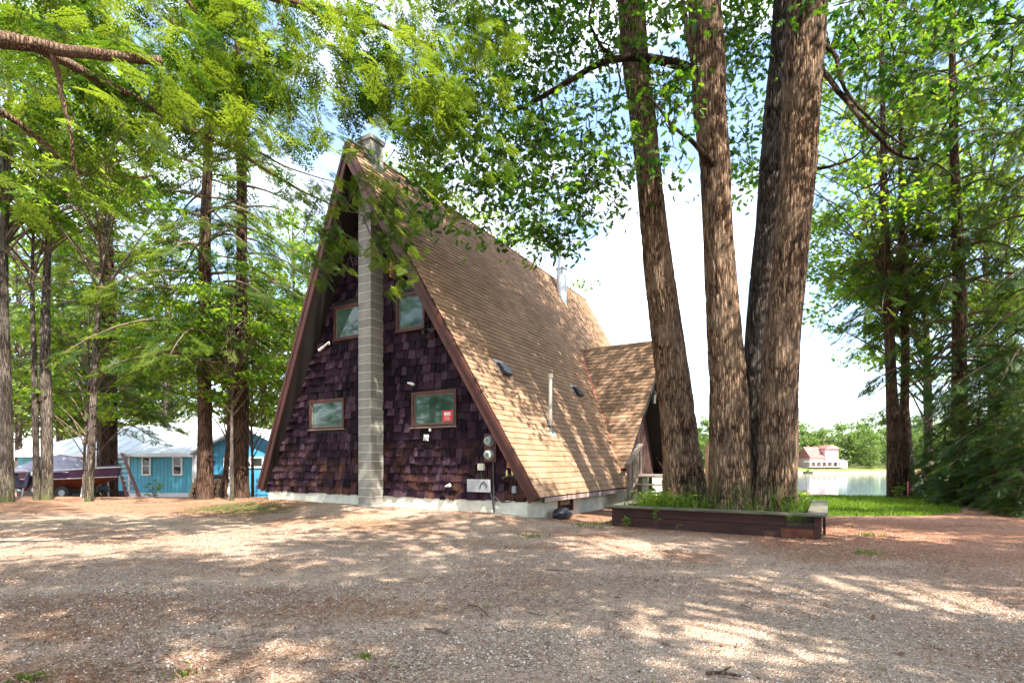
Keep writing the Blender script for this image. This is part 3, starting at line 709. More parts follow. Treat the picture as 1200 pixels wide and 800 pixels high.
wl = MB(); wl.box(2.05, 2.10, -.010, -.0065, 2.245, 2.30); wl.box(2.108, 2.155, -.010, -.0065, 2.245, 2.30); wl.box(2.163, 2.21, -.010, -.0065, 2.245, 2.30); wl.box(2.045, 2.215, -.010, -.0065, 2.225, 2.238)
for q in range(3): wl.box(2.05+.01*q, 2.21-.015*q, -.010, -.0065, 2.135+q*.026, 2.143+q*.026)
wl.build('sticker_print', white_m, w_['lr'])

# --- foundation
fd = MB(); fd.box(-FW+.02, FW-.02, .0, .22, -.35, ZB-.01); fd.box(FW-.20, FW-.02, .225, 11.5, -.35, ZB+.35); fd.box(-FW+.02, -FW+.20, .225, 11.5, -.35, ZB+.35); fd.box(-FW+.21, FW-.21, 11.25, 11.5, -.35, ZB+.35)
found = fd.build('foundation', stucco, house); found['label'] = 'cream painted concrete foundation'
mb = MB(); x = FW-.018; mb.box(x, x+.05, 1.36, 2.10, .11, .15); mb.box(x, x+.05, 1.36, 2.10, .41, .44); mb.box(x, x+.05, 1.36, 1.41, .15, .41); mb.box(x, x+.05, 2.05, 2.10, .15, .41)
bw = mb.build('basement_window', red_trim, house, .003); bw['label'] = 'small basement window under the eave'; MB().box(x, x+.015, 1.41, 2.05, .15, .41).build('pane', dark_pane, bw)
MB().box(FW-.25, FW-.03, .1, 11.4, ZB+.2, ZB+.355).build('side_wall', soffit_m, house)
MB().prism([(-FW+.05, 11.3, ZB), (FW-.05, 11.3, ZB), (0, 11.3, zap-.2)], (0, .15, 0)).build('rear_wall', soffit_m, house)

# --- gutter on the right eave
mb = MB(); pts = []
prof = [(.0, .07), (.0, .0), (.05, -.03), (.11, -.02), (.125, .07), (.115, .07), (.10, -.008), (.05, -.016), (.012, .006), (.012, .07)]
v0, v1 = .12, 5.0
A = [(AW-.10+a, v0, ZT-.10+b) for a, b in prof]; B = [(AW-.10+a, v1, ZT-.125+b) for a, b in prof]; n = len(prof)
mb.add(A+B, [(i, (i+1) % n, n+(i+1) % n, n+i) for i in range(n)]); mb.build('gutter', rust_m, house)

# --- chimney
CU0, CU1, CV0, CV1 = -.165, .24, -.405, -.005
ch = MB().box(CU0+.005, CU1-.005, CV0+.005, CV1, -.2, 8.75).build('chimney', mortar_m, house); ch['label'] = 'square grey concrete block chimney'
bk = MB().box(CU0, CU1, CV0, CV1-.006, 0, .190).mesh('block', .004); bk.materials.append(block_m)
zc = .02
while zc < 8.62:
    o = mobj('block', bk, None, ch); o.location = (0, 0, zc); zc += .205
MB().box(CU0-.035, CU1+.035, CV0-.035, CV1+.03, zc, zc+.10).build('chimney_cap', block_m, ch, .006)
MB().box(CU0+.09, CU1-.09, CV0+.09, CV1-.09, zc+.10, zc+.2).build('flue_liner', block_m, ch)

# --- roof fittings
def onroof(u, v, lift=0):
    M = frame_right(u, v, ZA-SL*u, lift); return M
def louvre(u, v):
    M = onroof(u, v); mb = MB()
    # hood: sloped box open at the lower side
    mb.prism([M @ Vector(p) for p in ((-.15, -.16, .02), (-.15, -.16, .14), (-.15, .12, .10), (-.15, .20, .02))], M.to_3x3() @ Vector((.30, 0, 0)))
    o = mb.build('roof_vent', black_m, house, .006); o['label'] = 'black box roof vent'
    MB().prism([M @ Vector(p) for p in ((-.22, -.2, .013), (.22, -.2, .013), (.22, .27, .013), (-.22, .27, .013))], M.to_3x3() @ Vector((0, 0, .004))).build('flashing', galv, o)
    return o
louvre(2.88, 1.06); louvre(2.9, 5.12)
p = Vector((3.615, 2.0, ZA-SL*3.615)); mb = MB()
vp = MB().tube([p+Vector((0, 0, -.05)), p+Vector((.0, 0, 1.25))], .045, 10).build('vent_pipe', simple('pvc_pipe', (.48, .47, .40), .5, .12, 6), house, smooth=False)
MB().tube([p+Vector((0, 0, 1.22)), p+Vector((0, 0, 1.31))], .062, 10).build('pipe_cap', MATS['pvc_pipe'], vp)
MB().tube([p+Vector((0, 0, -.08)), p+Vector((0, 0, .09))], [.09, .055], 10).build('pipe_boot', black_m, vp)
M = onroof(3.66, 2.0); MB().prism([M @ Vector(q) for q in ((-.13, -.12, .014), (.13, -.12, .014), (.13, .12, .014), (-.13, .12, .014))], M.to_3x3() @ Vector((0, 0, .004))).build('pipe_flashing', galv, vp)
p = Vector((.50, 9.15, ZA-SL*.5)); fl = MB().tube([p+Vector((0, 0, -.5)), p+Vector((0, 0, 1.05))], .185, 16).build('flue_pipe', galv, house, smooth=False)
MB().tube([p+Vector((0, 0, 1.05)), p+Vector((0, 0, 1.12))], .22, 16).build('flue_collar', galv, fl)
MB().tube([p+Vector((0, 0, 1.12)), p+Vector((0, 0, 1.95))], .145, 16).build('flue_top', galv, fl)
MB().tube([p+Vector((0, 0, 1.95)), p+Vector((0, 0, 2.07))], [.2, .05], 16).build('rain_cap', galv, fl)

# --- things fixed to the gable
def mount(name, mat, mbx, lab=None, bevel=.003):
    o = mbx.build(name, mat, house, bevel)
    if lab: o['label'] = lab
    return o
mb = MB().box(3.15, 3.44, -.10, -.03, 1.22, 1.80); mbd = mount('meter_board', red_trim, mb, 'dark board carrying two round electric meters')
for zc_ in (1.645, 1.365):
    MB().tube([(3.295, -.10, zc_), (3.295, -.13, zc_)], .105, 18).build('meter_ring', grey_m, mbd)
    MB().tube([(3.295, -.226, zc_), (3.295, -.229, zc_)], .045, 14).build('meter_dial', simple('dial%d' % int(zc_*100), (.10, .11, .09), .4, .5, 30), mbd)
    me_ = MB().tube([(3.295, -.13, zc_), (3.295, -.20, zc_), (3.295, -.225, zc_)], [.088, .088, .06], 18).build('meter_glass', glassmat('meter_glass%d' % int(zc_*100), (.20, .24, .22), (.34, .38, .33), 9), mbd)
mount('junction_box', simple('cream_box', (.55, .54, .42), .5, .08, 8), MB().box(2.985, 3.13, -.10, -.03, 1.05, 1.19), 'small cream box under the meters')
ub = mount('utility_box', grey_m, MB().box(2.74, 3.005, -.13, -.03, .60, .86), 'grey utility box low on the wall')
ub2 = mount('utility_box', grey_m, MB().box(3.015, 3.28, -.12, -.03, .60, .86), 'grey utility box with looped cable')
MB().tube([(3.06, -.127, .67), (3.10, -.13, .78), (3.17, -.13, .82), (3.23, -.13, .77), (3.24, -.13, .70)], .008, 6).build('cable_loop', cable_m, ub2)
MB().tube([(3.35, -.06, 1.22), (3.36, -.06, .60), (3.37, -.06, .25), (3.40, -.10, .16)], .018, 7).build('conduit', cable_m, house)
MB().tube([(3.37, -.06, .52), (3.55, -.05, .40), (3.75, -.05, .42), (3.88, -.05, .55), (3.95, -.05, .66)], .010, 6).build('cable', cable_m, house)
MB().tube([(3.05, -.06, 1.05), (3.055, -.06, .87)], .01, 6).build('cable', cable_m, house)
MB().tube([(3.27, -.06, .62), (3.33, -.06, .45), (3.36, -.06, .2)], .012, 6).build('cable', cable_m, house)
mount('outlet_box', grey_m, MB().box(3.80, 3.89, -.08, -.03, .60, .74), 'small outlet box by the rake board')
def spot(name, u, z, du, dz, lab):
    o = MB().tube([(u, -.03, z), (u, -.055, z)], .028, 10).build(name, white_m, house); o['label'] = lab
    a = Vector((u, -.055, z)); b = a+Vector((-du*.3, -.04, -dz*.3)); c = a+Vector((du*1.1, -.07, dz*1.5))
    MB().tube([a, b], .015, 6).build('bracket', white_m, o); MB().tube([b, c], [.02, .036], 10).build('lamp_head', white_m, o); return o
spot('security_camera', 1.12, 3.0, .14, -.03, 'white security camera above the lower right window')
spot('security_camera', 2.18, .70, .10, .02, 'white security camera low on the gable')
spot('security_camera', -1.60, 4.20, -.24, -.10, 'white floodlight under the upper left window')
mb = MB(); mb.box(1.55, 1.82, -.06, -.03, 4.09, 4.16); fx = mount('flood_light', black_m, mb, 'twin black flood light beside the rake board')
for q in (-1, 1): MB().tube([(1.685+q*.07, -.05, 4.12), (1.685+q*.12, -.15, 4.08)], [.03, .055], 10).build('lamp_head', black_m, fx)
mount('door_bell', white_m, MB().box(1.665, 1.705, -.07, -.02, 1.90, 1.96))
# the bell shaped amber lamp under the rake
mb = MB(); mb.tube([(.66, -.16, 5.82), (.66, -.16, 5.70), (.66, -.16, 5.60), (.66, -.16, 5.56)], [.035, .05, .085, .095], 12); o = mb.build('amber_lamp', amber_m, house); o['label'] = 'orange bell shaped lamp high on the gable'
MB().tube([(.66, -.16, 5.56), (.66, -.16, 5.44)], [.06, .055], 12).build('lamp_body', amber_m, o)
MB().tube([(.66, -.02, 5.84), (.66, -.16, 5.84)], .012, 6).build('bracket', black_m, o)
# little shelf with tap fittings on the lower right
mb = MB().prism([(3.62, -.03, .90), (3.80, -.03, .97), (3.98, -.03, .88), (3.98, -.03, .86), (3.80, -.03, .94), (3.62, -.03, .88)], (0, -.13, 0)); sh = mb.build('hose_shelf', black_m, house); sh['label'] = 'small dark shelf with brass fittings'
for u, s in ((3.70, .11), (3.83, .17)): MB().tube([(u, -.09, .93), (u, -.09, .95+s*.5), (u, -.09, .95+s)], [.03, .028, .022], 8).build('brass_fitting', simple('brass%d' % int(u*100), (.45, .36, .12), .35, .2, 8, metal=.7), sh)
MB().box(3.66, 3.75, -.035, -.02, 1.10, 1.29).build('bare_shake', simple('bare_cedar', (.34, .15, .05), .7, .35, 6, stretch=(6, 6, .8)), house)
# house number
cu = bpy.data.curves.new('house_number', 'FONT'); cu.body = '192'; cu.size = .185; cu.extrude = .004; cu.align_x = 'CENTER'
o = bpy.data.objects.new('house_number', cu); cu.offset = .004; link(o, house); o.location = (1.585, -.075, 1.70); o.rotation_euler = (math.radians(90), math.radians(6), 0); o.scale = (.58, 1, 1); cu.materials.append(white_m)
bpy.context.view_layer.update(); me_n = bpy.data.meshes.new_from_object(o.evaluated_get(bpy.context.evaluated_depsgraph_get())); M_n = o.matrix_local.copy(); bpy.data.objects.remove(o)
o = mobj('house_number', me_n, white_m, house); o.matrix_local = M_n; o['label'] = 'white house number 192'
# overhead wire to the gable
MB().tube([(.62, -.1, 5.9), (.2, -.45, 5.93), (-.4, -.5, 5.97)], .006, 5).build('service_wire', cable_m, house)

# --- entry dormer on the right roof plane
DV, DZ, DS = 7.715, 5.029, 1.67; DEU0, DEU1, DZB = 4.83, 4.33, 1.05
DPH = math.atan(DS); DN = Vector((0, -math.sin(DPH), math.cos(DPH)))
def drake(z): t = (DZ-z)/(DZ-DZB); return DEU0+(DEU1-DEU0)*t
def dslab(side):
    mb = MB(); n = Vector((0, -side*math.sin(DPH), math.cos(DPH)))
    def P(u, z, k): 
        p = Vector((u, DV-side*(DZ-z)/DS, z))-n*(.012+.13*k)
        if z > DZ-.01: p.y = DV; p.z = DZ-(.012+.13*k)/math.cos(DPH)
        return p
    q = [(1.5, DZ), (drake(DZ), DZ), (drake(DZB), DZB), (3.3, DZB)]
    mb.add([P(u, z, 0) for u, z in q]+[P(u, z, 1) for u, z in q], [(0, 1, 2, 3), (7, 6, 5, 4), (0, 4, 5, 1), (1, 5, 6, 2), (2, 6, 7, 3), (3, 7, 4, 0)])
    return mb.build('dormer_roof', soffit_m, house)
dr = dslab(1); dr['label'] = 'steep entry dormer roof slope with brown shingles'; dr2 = dslab(-1); dr2['label'] = 'far slope of the entry dormer'
dt = []; s = 0; c = 0
while s < (DZ-DZB)/math.sin(DPH):
    z = DZB+s*math.sin(DPH)-.015; v = DV-(DZ-z)/DS-.006; u1 = drake(z)+.02; uval = (ZA-z)/SL; u0 = uval-.12; u = u1-TW-(c % 2)*TW/2
    ucur = u1
    while ucur > u0:
        a = max(u0, ucur-(TW*.5 if (ucur == u1 and c % 2) else TW)); w = ucur-a
        if w > .03:
            M = Matrix((Vector((1, 0, 0)), Vector((0, math.cos(DPH), math.sin(DPH))), DN)).transposed().to_4x4(); M.translation = Vector(((a+ucur)/2, v, z))+DN*R.uniform(-.001, .004)
            dt.append(((ucur-camu)**2+(v-camv)**2+(z-CZ)**2, M @ Matrix.Rotation(R.gauss(0, .006), 4, 'Z'), w/TW, R.randrange(6)))
        ucur = a
    s += EX; c += 1
dt.sort(key=lambda q: q[0])
for d2, M, sx, k in dt[:90]:
    o = mobj('shingle', TABS[k], None, dr); o.matrix_local = M @ Matrix.Diagonal((sx, 1, 1, 1))
tabs_field('shingle_field', [q[1:] for q in dt[90:]], dr)
MB().tube([(1.75, DV, DZ+.02), (DEU0+.02, DV, DZ+.02)], .03, 6).build('ridge_cap', shingle_m, dr)
# valley flashing, rusty red
def valpt(z): return Vector(((ZA-z)/SL, DV-(DZ-z)/DS, z))
mb = MB(); m1 = (NRM+DN).normalized()
for i in range(16):
    z0_, z1_ = 1.3+i*.23, 1.3+i*.23+.23; w0 = .03 if z0_ < 3.2 else .07
    a, b_ = valpt(z0_)+m1*.03, valpt(z1_)+m1*.03
    mb.add([a+Vector((-.01, -w0, 0)), b_+Vector((-.01, -w0, 0)), b_+Vector((w0*.6, .0, 0))+DN*.01, a+Vector((w0*.6, .0, 0))+DN*.01], [(0, 1, 2, 3)])
mb.build('valley_flashing', simple('rusty_flashing', (.34, .12, .06), .8, .4, 8), dr)
# dormer front: lamp, and wall and door with the overhang's shade in their colour
DWU = 3.82; DLZ = .84
MB().prism([(DWU-.12, DV-2.2, .2), (DWU-.12, DV+2.2, .2), (DWU-.12, DV+2.2, 1.2), (DWU-.12, DV, DZ-.28), (DWU-.12, DV-2.2, 1.2)], (.12, 0, 0)).build('entry_wall', simple('shaded_entry_wall', (.05, .022, .018), .8, .4, 6, stretch=(4,4,.7)), house)
door = MB().box(DWU+.003, DWU+.05, 6.98, 7.85, DLZ+.02, DLZ+2.05).build('door', simple('shaded_door', (.03, .028, .035), .5, .2, 5), house, .004); door['label'] = 'entry door under the dormer, darkened for the shade'
MB().box(DWU+.051, DWU+.06, 7.10, 7.73, DLZ+.9, DLZ+1.9).build('door_glass', simple('shaded_door_glass', (.015, .015, .018), .35, .2, 3), door)
MB().tube([(DWU+.05, 7.06, DLZ+1.0), (DWU+.11, 7.06, DLZ+1.0), (DWU+.11, 7.15, DLZ+1.0)], .014, 7).build('door_handle', galv, door)
for a, b_ in ((6.87, 6.98), (7.85, 7.96)): MB().box(DWU+.002, DWU+.07, a, b_, DLZ+.02, DLZ+2.06).build('door_casing', red_trim, door)
for i in range(7):
    for q in range(3):
        o = mobj('shake', SHK[(i+q) % 10], None, house); o.matrix_local = Matrix.Translation((DWU, 6.30+q*.19, DLZ+.05+i*.19)) @ Matrix.Rotation(math.radians(90), 4, 'Z') @ Matrix.Diagonal((.18, .03, .22, 1))
LU, LV = 4.45, DV
lamp = MB().tube([(LU, LV, 3.38), (LU, LV, 3.45), (LU, LV, 3.53)], [.10, .09, .02], 8).build('entry_lantern', black_m, house); lamp['label'] = 'black entry lantern hung under the dormer peak'
MB().tube([(LU, LV, 3.10), (LU, LV, 3.38)], [.055, .09], 6).build('lantern_glass', glassmat('lantern_glass', (.10, .12, .13), (.25, .28, .30), 4), lamp)
MB().tube([(LU, LV, 3.52), (LU, LV, 4.80)], .008, 6).build('chain', black_m, lamp)

# --- entry steps, landing and railing (its own thing, stands on the ground)
steps = empty('entry_steps', (*h2w(5.11, 4.98), 0), -TH, 'grey wooden entry steps and handrail under the dormer', 'steps')
def L(u, v, z): return (u-4.6, v-6.0, z)
for i in range(4):
    z = .23+i*.205; MB().box(-.45, .65, -.78+i*.27, -.48+i*.27, z-.035, z).build('tread', weath, steps, .004)
for i in range(20):
    MB().box(-.5 if i < 2 else -1.27, .9, .30+i*.145, .30+i*.145+.138, DLZ-.035, DLZ).build('deck_board', weath, steps, .003)
for u in (-.42, .60): MB().obox((u, -.85, .05), (u, .30, DLZ-.10), .04, .22).build('stringer', weath, steps)
for u, v in ((-.42, .5), (.8, .5), (-.42, 1.5), (.8, 1.5)): MB().box(u-.045, u+.045, v-.045, v+.045, -.1, DLZ-.04).build('post', weath, steps)
ru = -.36
MB().box(ru-.045, ru+.045, -.72, -.63, -.05, 1.13).build('post', weath, steps, .004); MB().box(ru-.045, ru+.045, .20, .29, .3, 1.66).build('post', weath, steps, .004)
MB().obox((ru, -.80, 1.15), (ru, .36, 1.72), .14, .04).build('handrail', weath, steps, .004)
MB().obox((ru, -.66, .42), (ru, .24, .86), .05, .09).build('bottom_rail', weath, steps, .003)
for i in range(5):
    v = -.5+i*.15; z = .42+(v+.66)*.489; MB().box(ru-.018, ru+.018, v-.018, v+.018, z, z+.70).build('baluster', weath, steps)
# ================================================================== PLANTER
PA = -TH       # front edge parallel to the gable
PL, PD, PZ = 3.42, 3.5, .36
PX, PY = 4.83-PL*CT, 8.25+PL*ST
planter = empty('timber_planter', (PX, PY, 0), PA, 'low red brown timber planter box round the four big trunks', 'planter')
ptimb = simple('planter_timber', (.024, .0075, .0055), .85, .45, 4, bumps=.4, stretch=(.6, 4, 4), c2=(.058, .018, .012))
pcap = simple('planter_cap', (.075, .07, .04), .85, .35, 4, bumps=.4, stretch=(.6, 3, 3), c2=(.15, .14, .09))
prot = simple('rotten_timber', (.11, .036, .017), .95, .5, 9, bumps=.6)
MB().box(.0, PL-.50, -.0, .07, .19, .355).build('front_board', ptimb, planter, .006)
MB().box(.0, PL-.06, -.012, .06, -.06, .186).build('front_board', ptimb, planter, .006)
MB().box(PL-.56, PL-.09, -.016, -.0125, .01, .15).build('rotten_patch', prot, planter, .003)
MB().box(PL-.10, PL-.01, -.03, .06, -.08, .345).build('post', ptimb, planter, .006)
for a, b_ in ((-.06, .186), (.19, .355)):
    MB().box(.0, .07, .075, PD-.08, a, b_).build('side_board', ptimb, planter, .006)
    MB().box(PL-.07, PL, .065, PD-.08, a, b_).build('side_board', ptimb, planter, .006)
    MB().box(.0, PL, PD-.075, PD, a, b_).build('back_board', ptimb, planter, .006)
MB().box(-.10, PL+.07, -.09, .17, .36, .398).build('cap_board', pcap, planter, .006)
MB().box(-.10, .16, .175, PD+.05, .36, .395).build('cap_board', pcap, planter, .006)
MB().box(PL-.20, PL+.09, .175, PD+.05, .362, .40).build('cap_board', pcap, planter, .006)
MB().box(.165, PL-.205, PD-.18, PD+.05, .36, .397).build('cap_board', pcap, planter, .006)
MB().box(PL+.02, PL+.06, .5, .59, -.06, .36).build('stake', ptimb, planter, .004)
MB().box(.08, PL-.08, .08, PD-.09, -.1, .25).build('soil', simple('planter_soil', (.07, .05, .035), .95, .5, 8, bumps=.5), planter)
cpa, spa = math.cos(PA), math.sin(PA)
def pl2w(a, b): return (PX+a*cpa-b*spa, PY+a*spa+b*cpa)

# ================================================================== THE FOUR OAK STEMS
def px_trunk(pl, extra_z=4.0):
    pts = [at(x, y, Y) for x, y, w, Y in pl]; rad = [w/2/F*Y for x, y, w, Y in pl]
    d = (pts[-1]-pts[-2]).normalized(); pts.append(pts[-1]+d*extra_z); rad.append(rad[-1]*.72)
    pts.append(pts[-1]+d*3.0+Vector((R.uniform(-.4, .4), R.uniform(-.4, .4), 0))); rad.append(rad[-1]*.4)
    return pts, rad
def limb(name, parent, pts, rad, mat=None, n=9, base=Vector((0, 0, 0))):
    # resample with a little crookedness
    P = [Vector(p)-base for p in pts]; out = []; rr = []
    for i in range(len(P)-1):
        for k in range(4):
            t = k/4; a = P[max(i-1, 0)]; b = P[i]; c = P[i+1]; d = P[min(i+2, len(P)-1)]
            q = .5*((2*b)+(c-a)*t+(2*a-5*b+4*c-d)*t*t+(3*b-a-3*c+d)*t**3); out.append(q+Vector((R.gauss(0, .006), R.gauss(0, .006), R.gauss(0, .006)))*(1 if 0 < i+k else 0)); rr.append(rad[i]+(rad[i+1]-rad[i])*t)
    out.append(P[-1]); rr.append(rad[-1])
    return MB().tube(out, rr, n).build(name, mat or limb_bark, parent, smooth=True)
def oak(label, pl, seed, clumps, zc=None):
    pts, rad = px_trunk(pl); b = Vector((pts[0].x, pts[0].y, .15)); t = empty('oak_tree', b, 0, label, 'tree', 'four big trunks in the timber planter')
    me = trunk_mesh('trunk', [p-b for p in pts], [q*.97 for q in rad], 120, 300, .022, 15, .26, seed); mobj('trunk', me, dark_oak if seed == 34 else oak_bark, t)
    top = pts[-2]; rng = np.random.default_rng(seed); wood = MB(); P = []; PH_ = []
    for i in range(34):          # the high crown above the frame
        a = rng.uniform(0, 6.28); rr = 4.6*math.sqrt(rng.uniform(.05, 1)); c = Vector((top.x+math.cos(a)*rr, top.y+math.sin(a)*rr, top.z+rng.uniform(-1.2, 4.5)-rr*.18))
        wood.tube([p-b for p in bez(pts[-3].lerp(pts[-1], rng.uniform(.1, 1)), (top+c)/2+Vector((0, 0, .8)), c, 6)], [.07, .055, .042, .03, .02, .008], 5, cap=False)
        g = rng.normal(size=(170, 3))*np.array([.75, .75, .4]); PH_.append(g+np.array(c-b))
    for (cx, cy, Y, sx, sz, n) in clumps:      # lower boughs that hang into view
        n = int(n*3.1); c = at(cx, cy, Y)-b; m = max(3, n//16)
        q = np.stack([rng.normal(0, sx*.5, m), rng.normal(0, .7, m), rng.normal(0, sz*.5, m)], 1)+np.array(c)
        for p in q:
            e = Vector(p)+Vector((rng.normal(0, .2), rng.normal(0, .2), rng.uniform(.2, .5))); wood.tube([e, (e+Vector(p))/2+Vector((.03, 0, .03)), p], [.012, .009, .004], 4, cap=False)
            k = max(3, int(n/m)); g = rng.normal(size=(k, 3))*np.array([.19, .19, .13]); P.append(g+p)
            for q_ in g[:3]: wood.tube([Vector(p), Vector(p)+Vector(q_)*.6+Vector((0, 0, .02)), Vector(p)+Vector(q_)*1.3], [.005, .0035, .002], 3, cap=False)
    P = np.concatenate(P); me = crown_mesh('crown', [leaf_batch(OAK_T, P, .155, rng, .4, .7), leaf_batch(OAK2_T, np.concatenate(PH_), .2, rng, .4, .7)], oak_leaf); mobj('crown', me, None, t)
    wo_ = wood.build('boughs', oak_bark, t, smooth=True); wo_['kind'] = 'stuff'
    return t, b, pts
def trk(Y, rows): return [(x, y, w, Y) for y, x, w in rows]
T1 = trk(10.9, [(612, 806, 60), (590, 805, 54), (560, 802, 48), (520, 797, 41), (455, 790, 38), (390, 782, 35.5), (325, 773, 34), (260, 765, 31.5), (195, 759, 30.5), (130, 752.5, 30.5), (65, 744, 30), (0, 739.5, 30)])
T2 = trk(10.0, [(614, 861, 60), (590, 860, 55), (560, 858, 50), (520, 856.5, 45), (455, 854, 40.5), (390, 848, 38), (325, 844, 36), (260, 841, 34.5), (195, 838.6, 35.5), (130, 831.5, 37), (65, 829, 37), (0, 825, 35)])
T4 = trk(9.6, [(616, 908, 46), (590, 908, 42), (560, 909.6, 41), (520, 911, 41), (455, 913, 40), (390, 917, 40), (325, 924, 40), (260, 929.6, 39), (195, 935.6, 39), (130, 938, 40), (65, 943.7, 41), (0, 946.5, 40)])
T3 = trk(11.0, [(604, 884, 36), (590, 884, 34), (520, 884, 33), (455, 885, 32), (390, 889, 32), (325, 895, 31), (260, 903, 30), (195, 907, 30), (130, 911, 30), (65, 918, 29), (0, 922, 29)])
t1, b1, p1 = oak('leftmost of four big trunks, leaning left beside the dormer entry', T1, 31, [(700, 15, 10.5, 1.2, .7, 120), (735, 60, 10.2, .5, .7, 60), (655, 30, 11, 1.2, .8, 170)])
t2, b2, p2 = oak('second big trunk from the left with a long limb over the roof', T2, 32,
    [(640, 180, 10.5, 1.1, .9, 210), (590, 200, 10.8, 1.0, 1.0, 240), (545, 170, 11, 1.1, 1.1, 230), (520, 215, 10.6, .8, .6, 110), (610, 245, 10.8, .9, .5, 130), (690, 215, 10.5, .6, .8, 130), (700, 150, 10.2, .6, .8, 100), (730, 200, 10.4, .35, .6, 50), (680, 262, 10.6, .5, .4, 60), (640, 272, 10.8, .6, .35, 80),
     (610, 120, 10.8, 1.0, .9, 160), (560, 90, 11, 1.0, 1.0, 170), (505, 130, 11, .8, .9, 140), (497, 180, 10.4, .35, .45, 60), (505, 250, 10.8, .5, .35, 50), (780, 185, 9.6, .3, .3, 26), (790, 95, 9.8, .5, .8, 60), (800, 30, 9.8, .5, .6, 60), (775, 140, 9.8, .35, .5, 30), (630, 60, 11, 1.1, .9, 170), (575, 30, 11, 1.3, .7, 170)])
t4, b4, p4 = oak('rightmost and stoutest of the four big trunks', T4, 33, [(1010, 20, 9, 1.0, .6, 120), (1085, 12, 8.0, 1.2, .5, 150), (1150, 35, 7.5, 1.0, .7, 150), (1040, 70, 9, .6, .4, 40), (1180, 90, 7.2, .5, .5, 50), (990, 75, 9.4, .3, .4, 24)])
t3, b3, p3 = oak('dark slim trunk standing behind the rightmost big trunk', T3, 34, [(870, 30, 12, .7, .7, 110), (865, 100, 12.2, .6, .8, 110), (880, 170, 12.4, .5, .7, 90), (868, 230, 12.6, .35, .5, 36), (862, 60, 12, .5, .6, 60)])
limb('limb', t2, [at(828, 92, 10.0), at(800, 78, 10.1), at(760, 68, 10.2), at(715, 70, 10.4), at(672, 92, 10.6), at(625, 120, 10.8), at(588, 135, 11)], [.14, .095, .075, .065, .055, .045, .025], oak_bark, base=b2)
limb('limb', t2, [at(842, 200, 9.9), at(828, 185, 9.7), at(810, 165, 9.6), at(790, 150, 9.5), at(765, 118, 9.4), at(752, 112, 9.3)], [.075, .055, .04, .03, .022, .012], oak_bark, base=b2)
limb('limb', t2, [at(812, 70, 10.0), at(806, 40, 10.0), at(800, 0, 10.1), at(794, -40, 10.2)], [.06, .05, .045, .04], limb_bark, base=b2)
limb('limb', t2, [at(720, 70, 10.4), at(700, 48, 10.3), at(690, 20, 10.2), at(700, -10, 10.1)], [.04, .03, .024, .02], oak_bark, base=b2)
limb('limb', t2, [at(634, 116, 10.75), at(636, 140, 10.6), at(628, 170, 10.6), at(636, 200, 10.5)], [.03, .022, .016, .008], oak_bark, base=b2)
limb('limb', t2, [at(722, 72, 10.4), at(727, 100, 10.3), at(718, 130, 10.3), at(712, 160, 10.3)], [.022, .018, .014, .006], oak_bark, base=b2)
limb('limb', t4, [at(962, 82, 9.6), at(985, 108, 9.3), at(1010, 140, 9.0), at(1050, 180, 8.8), at(1085, 188, 8.7), at(1110, 200, 8.6)], [.05, .042, .036, .028, .02, .01], oak_bark, base=b4)
limb('limb', t4, [at(963, 48, 9.6), at(980, 68, 9.3), at(990, 105, 9.1), at(1025, 145, 9.0), at(1070, 180, 8.8)], [.045, .036, .028, .022, .01], oak_bark, base=b4)
limb('limb', t4, [at(954, 197, 9.6), at(972, 195, 9.3), at(1000, 185, 9.2), at(1012, 172, 9.0)], [.03, .025, .018, .008], oak_bark, base=b4)

# ================================================================== WEEDS, BAG, TWIGS
def planter_weeds():
    rng = np.random.default_rng(8); n = 5200; a = rng.uniform(.12, PL-.25, n); b = rng.uniform(.12, PD-.2, n)
    k = (rng.uniform(0, 1, n) < .07+.9*np.exp(-((a-.75)/.55)**2)*np.exp(-((b-1.0)/1.2)**2)+.5*np.exp(-((a-3.05)/.2)**2)) ; a, b = a[k], b[k]
    x = PX+a*cpa-b*spa; y = PY+a*spa+b*cpa; P = np.stack([x, y, .24+0*x], 1)
    o = blades('planter_weeds', P, .46, weed_leaf, rng, .011, 1.1, label='tangle of fresh green weeds growing round the big trunks'); 
    P2 = P[rng.uniform(0, 1, len(P)) < .40]; P2 = P2+np.stack([rng.normal(0, .06, len(P2)), rng.normal(0, .06, len(P2)), rng.uniform(.08, .42, len(P2))], 1)
    me = crown_mesh('weed_leaves', [leaf_batch(LEAF_T, P2, .10, rng, .1, .7)], weed_leaf); w = mobj('weed_leaves', me, None); props(w, 'small pale weed leaves filling the planter', kind='stuff')
planter_weeds()
def weed(label, x, y, z, h, nl, size, seed, name='weed', spread=.10):
    rng = np.random.default_rng(seed); t = empty(name, (x, y, z), 0, label, 'plant'); mb = MB(); P = []
    tip = Vector((rng.normal(0, h*.12), rng.normal(0, h*.12), h)); pts = bez((0, 0, -.03), (tip.x*.1, tip.y*.1, h*.5), tip, 6); mb.tube(pts, [.007, .006, .005, .004, .003, .002], 5)
    for i in range(nl):
        s = rng.uniform(.2, 1); j = min(4, int(s*5)); p = pts[j].lerp(pts[j+1], s*5-j); P.append(p+Vector((rng.normal(0, .01), rng.normal(0, .01), 0)))
    P = np.array([tuple(p) for p in P]); a = rng.uniform(0, 6.28, nl); D = np.stack([np.cos(a), np.sin(a), rng.uniform(-.2, .6, nl)], 1)
    V = leaf_batch(LEAF_T, P, size, rng, 0, .8, D*1.4); me = crown_mesh('leaves', [V], weed_leaf); mobj('leaves', me, None, t); mb.build('stem', twig_mat, t); return t
x, y = pl2w(.92, -.30); weed('tall leafy weed growing in front of the planter', x, y, gz1(x, y), .42, 34, .085, 1)
